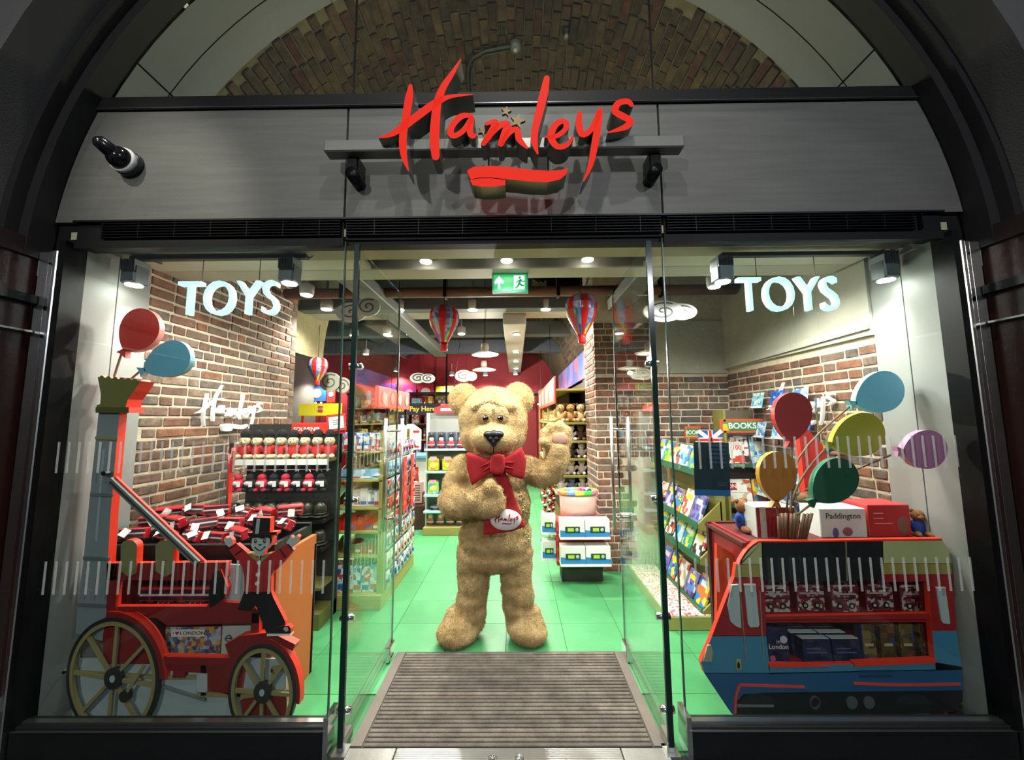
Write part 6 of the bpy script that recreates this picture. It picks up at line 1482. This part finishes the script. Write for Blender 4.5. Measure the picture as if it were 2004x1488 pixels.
bwid = (kx1 - kx0) / 2
for r_, z in enumerate((zc1, zc2)):
    for k in range(2):
        t = thing('clock_box', '%s white clock box with green display on the %s tray' % (['left', 'right'][k], ['upper', 'lower'][r_]), 'box', (kx0 + bwid * (k + .5), CY - .145, z), 'clock boxes'); clockbox(t, bwid - .006, .175)
    t = thing('clock_box', 'white clock box on the %s side tray facing the aisle' % ['upper', 'lower'][r_], 'box', (kx0 - .095, CY + .02, z), 'clock boxes'); clockbox(t, .14, .175)
# ---- drum of bouncy balls on the stand
a = P(1131, 985, CY + .12)
bn = thing('ball_drum', 'clear drum with bright rainbow rim on top of the clock stand', 'drum', (a.x, CY + .12, .60)); hz = Zat(967, CY + .05) - .60
rr = (Xat(1168, CY) - Xat(1094, CY)) / 2
MB().lathe([(rr * .93, 0), (rr * .97, hz * .5), (rr, hz)], 28, sy=.6).build('drum_wall', mat('#d3b0a4', .35, 0, .06), bn, True)
for k in range(14):
    a0 = 2 * math.pi * k / 14; MB().tube([((rr + .005) * math.cos(a0 + q * .112), (rr + .005) * .6 * math.sin(a0 + q * .112), hz + .01) for q in range(5)], .022, 8).build('rim_segment', mat(['#e8e23a', '#3ad84a', '#e86a9a', '#f0963a', '#6a9ae8'][k % 5], .35, emit=.15), bn, True)
BCOL = [('navy', '#20307a'), ('white', '#e8e8e8'), ('pink', '#d84a8a'), ('lime', '#8ad83a'), ('violet', '#7a4ad8'), ('orange', '#e8882c'), ('sky blue', '#5ab0e8'), ('yellow', '#e8d83a'), ('red', '#d0302c'), ('black', '#202024')]
for k in range(10):
    t = thing('bouncy_ball', 'small %s bouncy ball lying in the rainbow-rimmed drum' % BCOL[k][0], 'ball', (bn.location.x + rr * .72 * math.cos(k * .628) * (1 if k % 2 else .45), CY + .12 + rr * .36 * math.sin(k * .628) * (1 if k % 2 else .45), .60 + hz + .0 + random.uniform(0, .02)), 'bouncy balls in the drum'); MB().ell((0, 0, 0), .028, 12, 8).build('ball', mat(BCOL[k][1], .3), t, True); MB().lathe([(.0285, -.004), (.0288, 0), (.0285, .004)], 14).build('ball_stripe', WHITE, t, True)

# ================================================================== RIGHT WINDOW BAY: BOOKS
bk = thing('book_unit', 'olive book unit with sloping trays on a low platform in the right bay', 'shelf unit', (1.5, 1.12, 0)); bko = bk.location
BX0, BX1, BYa, BYb = 1.23, 1.74, 1.10, 2.16
MB(bko).box(BX0, BX1, BYa, BYb, 0, .105, c=.005).build('platform', mat('#a49a55', .6), bk); MB(bko).box(BX0 + .005, BX1 - .005, BYa + .005, BYb - .005, .105, .112).build('platform_mat', prt('speckle', ['#e6e0d6', '#efe9e0', '#d8504a', '#e8ded4', '#c8c0b8'], 60), bk)
XP = Xat(1403, BYa + .05)
MB(bko).box(XP - .012, XP + .03, BYa + .02, BYb - .03, .11, 1.40).build('spine_panel', OLV, bk)
trz = [Zat(y, BYa + .04) for y in (925, 1030, 1098, 1200)]
xf = Xat(1357, BYa + .04)
BKC = [prt('bk%d' % i, c, 20) for i, c in enumerate((['#6fb4d8', '#a8d8e8', '#3a7ab8', '#e8f0f0'], ['#e8e0d0', '#d8b89a', '#c85a4a', '#f0ece4'], ['#4aa87a', '#8ad04a', '#2a8ac0', '#d8e84a'], ['#8a6ab8', '#5a8ad8', '#e8c8d8', '#4a4a8a'], ['#e8e4da', '#d84a3a', '#f0ece8', '#3a3a3a'], ['#2a5aa8', '#e87a3a', '#3a8ac8', '#f0d84a']))]
for r_, z in enumerate(trz):
    for y in (BYa + .02, BYb - .06): MB(bko).prism([(xf, z + .01), (XP, z + .19), (XP, z - .08), (xf, z - .03)], y, y + .015).build('tray_end', OLV, bk)
    MB(bko).prism([(xf, z - .005), (XP, z + .03), (XP, z + .015), (xf, z - .02)], BYa + .03, BYb - .05).build('tray_board', OLVD, bk)
    MB(bko).box(xf - .008, xf, BYa + .03, BYb - .05, z - .03, z + .025).build('tray_lip', mat('#2f6a4a', .5), bk)
    for k in range(5):
        y = BYb - .16 - k * .19
        t = thing('picture_book', '%s picture book from the doorway on the %s sloping tray' % (['farthest', 'second farthest', 'middle', 'second nearest', 'nearest'][k], ['highest', 'second highest', 'second lowest', 'lowest'][r_]), 'book', (xf + .02, y, z + .012), 'picture books on the sloping trays')
        t.rotation_euler = (0, R(22), 0); h_ = random.uniform(.19, .24)
        MB().box(0, .022, -.082, .082, 0, h_, c=.002).build('cover', BKC[(k * 2 + r_) % 6], t); MB().box(.003, .019, -.08, .08, h_ - .002, h_ + .002).build('page_block', WHITE, t); MB().box(-.002, 0, -.05, .05, h_ * .62, h_ * .82).build('title_panel', WHITE if (k + r_) % 2 else mat('#e8d83a', .5), t)
        if (k, r_) == (2, 1): 
            l = text('123', t, (-.004, 0, h_ * .7), .07, mat('#c8403a', .5), ext=.01); l.rotation_euler = (R(90), 0, R(-90))
# face-on book shelves with BOOKS headers
FY = 1.66; fx0, fx1 = Xat(1425, FY), Xat(1530, FY)
fb = thing('book_bay', 'face-on bookcase with green shelf edges under the BOOKS sign', 'bookcase', ((fx0 + fx1) / 2, FY, 0)); fo = fb.location
MB(fo).box(fx0, fx1, FY + .18, FY + .2, 0, 1.72).build('back_panel', mat('#6a5c4a', .7), fb)
fz = [Zat(y, FY) for y in (912, 990, 1056)]
for z in fz:
    MB(fo).box(fx0, fx1, FY, FY + .18, z - .02, z).build('shelf_board', OLVD, fb); MB(fo).box(fx0, fx1, FY - .006, FY, z - .03, z + .008).build('shelf_edge', mat('#2c5a40', .5), fb)
    for q in range(2): text('BOOKS', fb, (fx0 + .1 + q * .25 - fo.x, -.008, z - .011), .03, mat('#c9d0b8', .5), ext=.01)
MB(fo).box(fx0, fx1, FY, FY + .2, 0, .25).build('plinth', OLV, fb)
for x in (fx0 - .02, fx1): MB(fo).box(x, x + .02, FY, FY + .2, 0, 1.72).build('side_panel', OLV, fb)
for r_, (z, covers) in enumerate(zip(fz, ((4, 0), (1, 5), (3, 2)))):
    for k in range(2):
        w_ = (fx1 - fx0) / 2 - .015; x = fx0 + (k + .5) * (fx1 - fx0) / 2
        t = thing('picture_book', '%s large picture book facing out on the %s shelf under the BOOKS sign' % (['left', 'right'][k], ['top', 'middle', 'bottom'][r_]), 'book', (x, FY + .05, z), 'face-out picture books'); t.rotation_euler.x = -.15
        h_ = [.27, .22, .2][r_]
        MB().box(-w_ / 2, w_ / 2, 0, .03, 0, h_, c=.006).build('cover', BKC[covers[k]], t); MB().box(-w_ * .3, w_ * .3, -.003, 0, h_ * .45, h_ * .78).build('title_panel', mat('#efe9df', .5), t); MB().box(-w_ / 2 + .003, w_ / 2 - .003, .004, .026, h_ - .002, h_ + .003).build('page_block', WHITE, t)
        if r_ == 0 and k == 0: text('first', t, (0, -.004, h_ * .69), .04, mat('#b05a4a', .5), ext=.01); text('100', t, (0, -.004, h_ * .56), .06, mat('#d8443c', .5), ext=.01, bold=.02)
        if r_ == 1 and k == 0:
            MB().box(-w_ * .5, -w_ * .1, -.005, -.001, h_ * .55, h_ * .85).build('red_flash', mat('#a8242c', .5), t); text('ON', t, (-w_ * .3, -.006, h_ * .7), .06, WHITE, ext=.01, bold=.01)
for px, py, wpx, hpx, Yp, nm in ((1452, 834, 84, 27, FY, 'large'), (1356, 847, 31, 24, 1.95, 'small')):
    c = P(px, py, Yp); k2 = (Yp - CAM.y) / FPX; w_, h_ = wpx * k2 / 2, hpx * k2 / 2
    t = thing('books_sign', '%s orange-framed green BOOKS sign on top of the book shelves' % nm, 'sign', (c.x, Yp, c.z), 'BOOKS signs')
    MB().box(-w_, w_, 0, .02, -h_, h_, c=.003).build('frame', mat('#c8582c', .5), t); MB().box(-w_ * .88, w_ * .88, -.003, 0, -h_ * .65, h_ * .65).build('panel', prt('booksign', ['#3a7a4a', '#4a8a50', '#e0b83a', '#3a7a8a'], 9), t); MB().box(-w_ * .6, w_ * .6, -.004, 0, -h_ * .5, h_ * .5).build('panel_centre', mat('#3f7a48', .5), t)
    text('BOOKS', t, (0, -.006, 0), h_ * (1.15 if nm == 'large' else .95), WHITE, ext=.01, bold=.02, sx=1.05 if nm == 'large' else .75)
    MB().box(-.015, .015, .02, .04, -(c.z - 1.5), h_ * .5).build('post', BLACKM, t)
# union flag card
c = P(1390, 858, 1.6); t = thing('flag_card', 'small union flag card standing between the BOOKS signs', 'flag', (c.x, 1.6, c.z - .10)); MB().box(-.11, .11, 0, .006, 0, .17).build('blue_field', mat('#2a4a9a', .5), t)
for pts in ([(-.11, 0), (.11, .17)], [(-.11, .17), (.11, 0)]): MB().stroke([(x, z, .035) for x, z in pts], -.003, 0, sub=1, cap=False).build('white_saltire', WHITE, t)
for b_, z1, z2, m in ((.022, .0, .17, WHITE), (.012, 0, .17, RED)): MB().box(-b_, b_, -.006 - (.002 if m is RED else 0), -.002, z1, z2).build('upright_cross', m, t)
for b_, m in ((.022, WHITE), (.012, RED)): MB().box(-.11, .11, -.006 - (.002 if m is RED else 0), -.002, .085 - b_, .085 + b_).build('cross_bar', m, t)
MB().box(-.01, .01, .006, .02, -(c.z - .10 - 1.4), .1).build('post', BLACKM, t)
# dark poster hung inside the right window
a, b = P(1355, 866, .03), P(1430, 970, .03)
t = thing('window_poster', 'dark teal poster with a blue foot strip stuck inside the right window', 'poster', ((a.x + b.x) / 2, .024, (a.z + b.z) / 2)); w_, h_ = (b.x - a.x) / 2, (a.z - b.z) / 2; t.rotation_euler.y = .035
MB().box(-w_, w_, 0, .004, -h_, h_).build('sheet', mat('#0f2a33', .35, 0, .5, 14), t); MB().box(-w_, w_, -.002, 0, -h_, -h_ * .78).build('blue_strip', mat('#1f63a0', .4), t); MB().box(-w_, w_, -.001, .004, -h_ * 1.1, -h_).build('clear_margin', CLEAR, t)
for q in range(5): MB().box(-w_ * .2, w_ * .8, -.0015, 0, h_ * (.85 - q * .16), h_ * (.93 - q * .16)).build('faint_print', mat('#1d4a6a', .4), t)
for q in range(3): MB().box(w_ * .3, w_ * .85, -.0015, 0, -h_ * (.5 + q * .06), -h_ * (.485 + q * .06)).build('faint_print', mat('#3a5a66', .4), t)
# postcard rack on the right brick wall
pc = thing('postcard_rack', 'wire rack fixed to the right brick wall', 'rack', (2.42, 1.35, 0)); 
zc_ = [Zat(y, 1.2, 1700) for y in (795, 860, 945, 990)]
for y in (.95, 1.75): MB((2.42, 1.35, 0)).cyl((2.40, y, 0), (2.40, y, 1.8), .008, 6).build('upright', CHROME, pc)
for z in zc_: MB((2.42, 1.35, 0)).cyl((2.36, .95, z), (2.36, 1.75, z), .006, 6).build('wire_shelf', CHROME, pc)
cards = [prt('card%d' % i, c, 40) for i, c in enumerate((['#8fb8e0', '#dfe8ec', '#5a8ac8', '#c8d8e0'], ['#2a5ab8', '#3a6ac8', '#8ab0e8', '#1f4aa0'], ['#7ac0e0', '#a8dcf0', '#e8f0d8', '#5aa0d0']))]
for r_, z in enumerate(zc_):
    for k in range(3):
        t = thing('postcard_pack', '%s blue card pack on the %s wire of the right wall rack' % (['nearest', 'middle', 'farthest'][k], ['top', 'second', 'third', 'lowest'][r_]), 'card pack', (2.345, 1.08 + k * .27, z), 'blue card packs'); t.rotation_euler.y = R(14)
        MB().box(0, .008, -.08, .08, 0, .15).build('card', cards[(r_ + k) % 3], t); MB().box(-.001, 0, -.08, .08, .0, .02).build('white_margin', WHITE, t)
for k, (px, py, Yp) in enumerate(((1622, 865, .8), (1752, 870, .55), (1578, 900, .9), (1572, 985, .6))):
    c = P(px, py, Yp)
    t = softtoy('soft_toy', ['plush bear in blue hanging left of the olive balloon', 'plush bear in blue hanging between the olive and pink balloons', 'plush bear in blue hanging between the orange and green balloons', 'plush bear in blue hanging just above the stick bundle'][k], 'soft toy', (c.x, Yp, c.z - .1), '#7a5a40', ['#28447a', '#2a3a6a', '#2a4a9a', '#283a70'][k], None, 'hanging plush bears', [.4, -.3, .2, 0][k], .85)
    MB().cyl((0, 0, .19), (0, 0, (2.62 - c.z) / .85 + .1), .0015, 5).build('hanging_thread', CLEAR, t)
# red tall panel seen behind the balloons
c = P(1590, 905, .72); t = thing('red_cutout', 'tall leaning red cut-out panel behind the green balloon', 'cut-out', (c.x, .72, 0)); MB().prism([(-.03, 0), (.16, 0), (.16, 1.2), (.08, 1.45), (-.05, 1.6), (-.08, 1.55)], 0, .05, 0, 1).build('panel', [mat('#b5241e', .5), REDE], t); MB().box(-.05, .18, -.08, .14, 0, .02).build('foot', BLK, t)
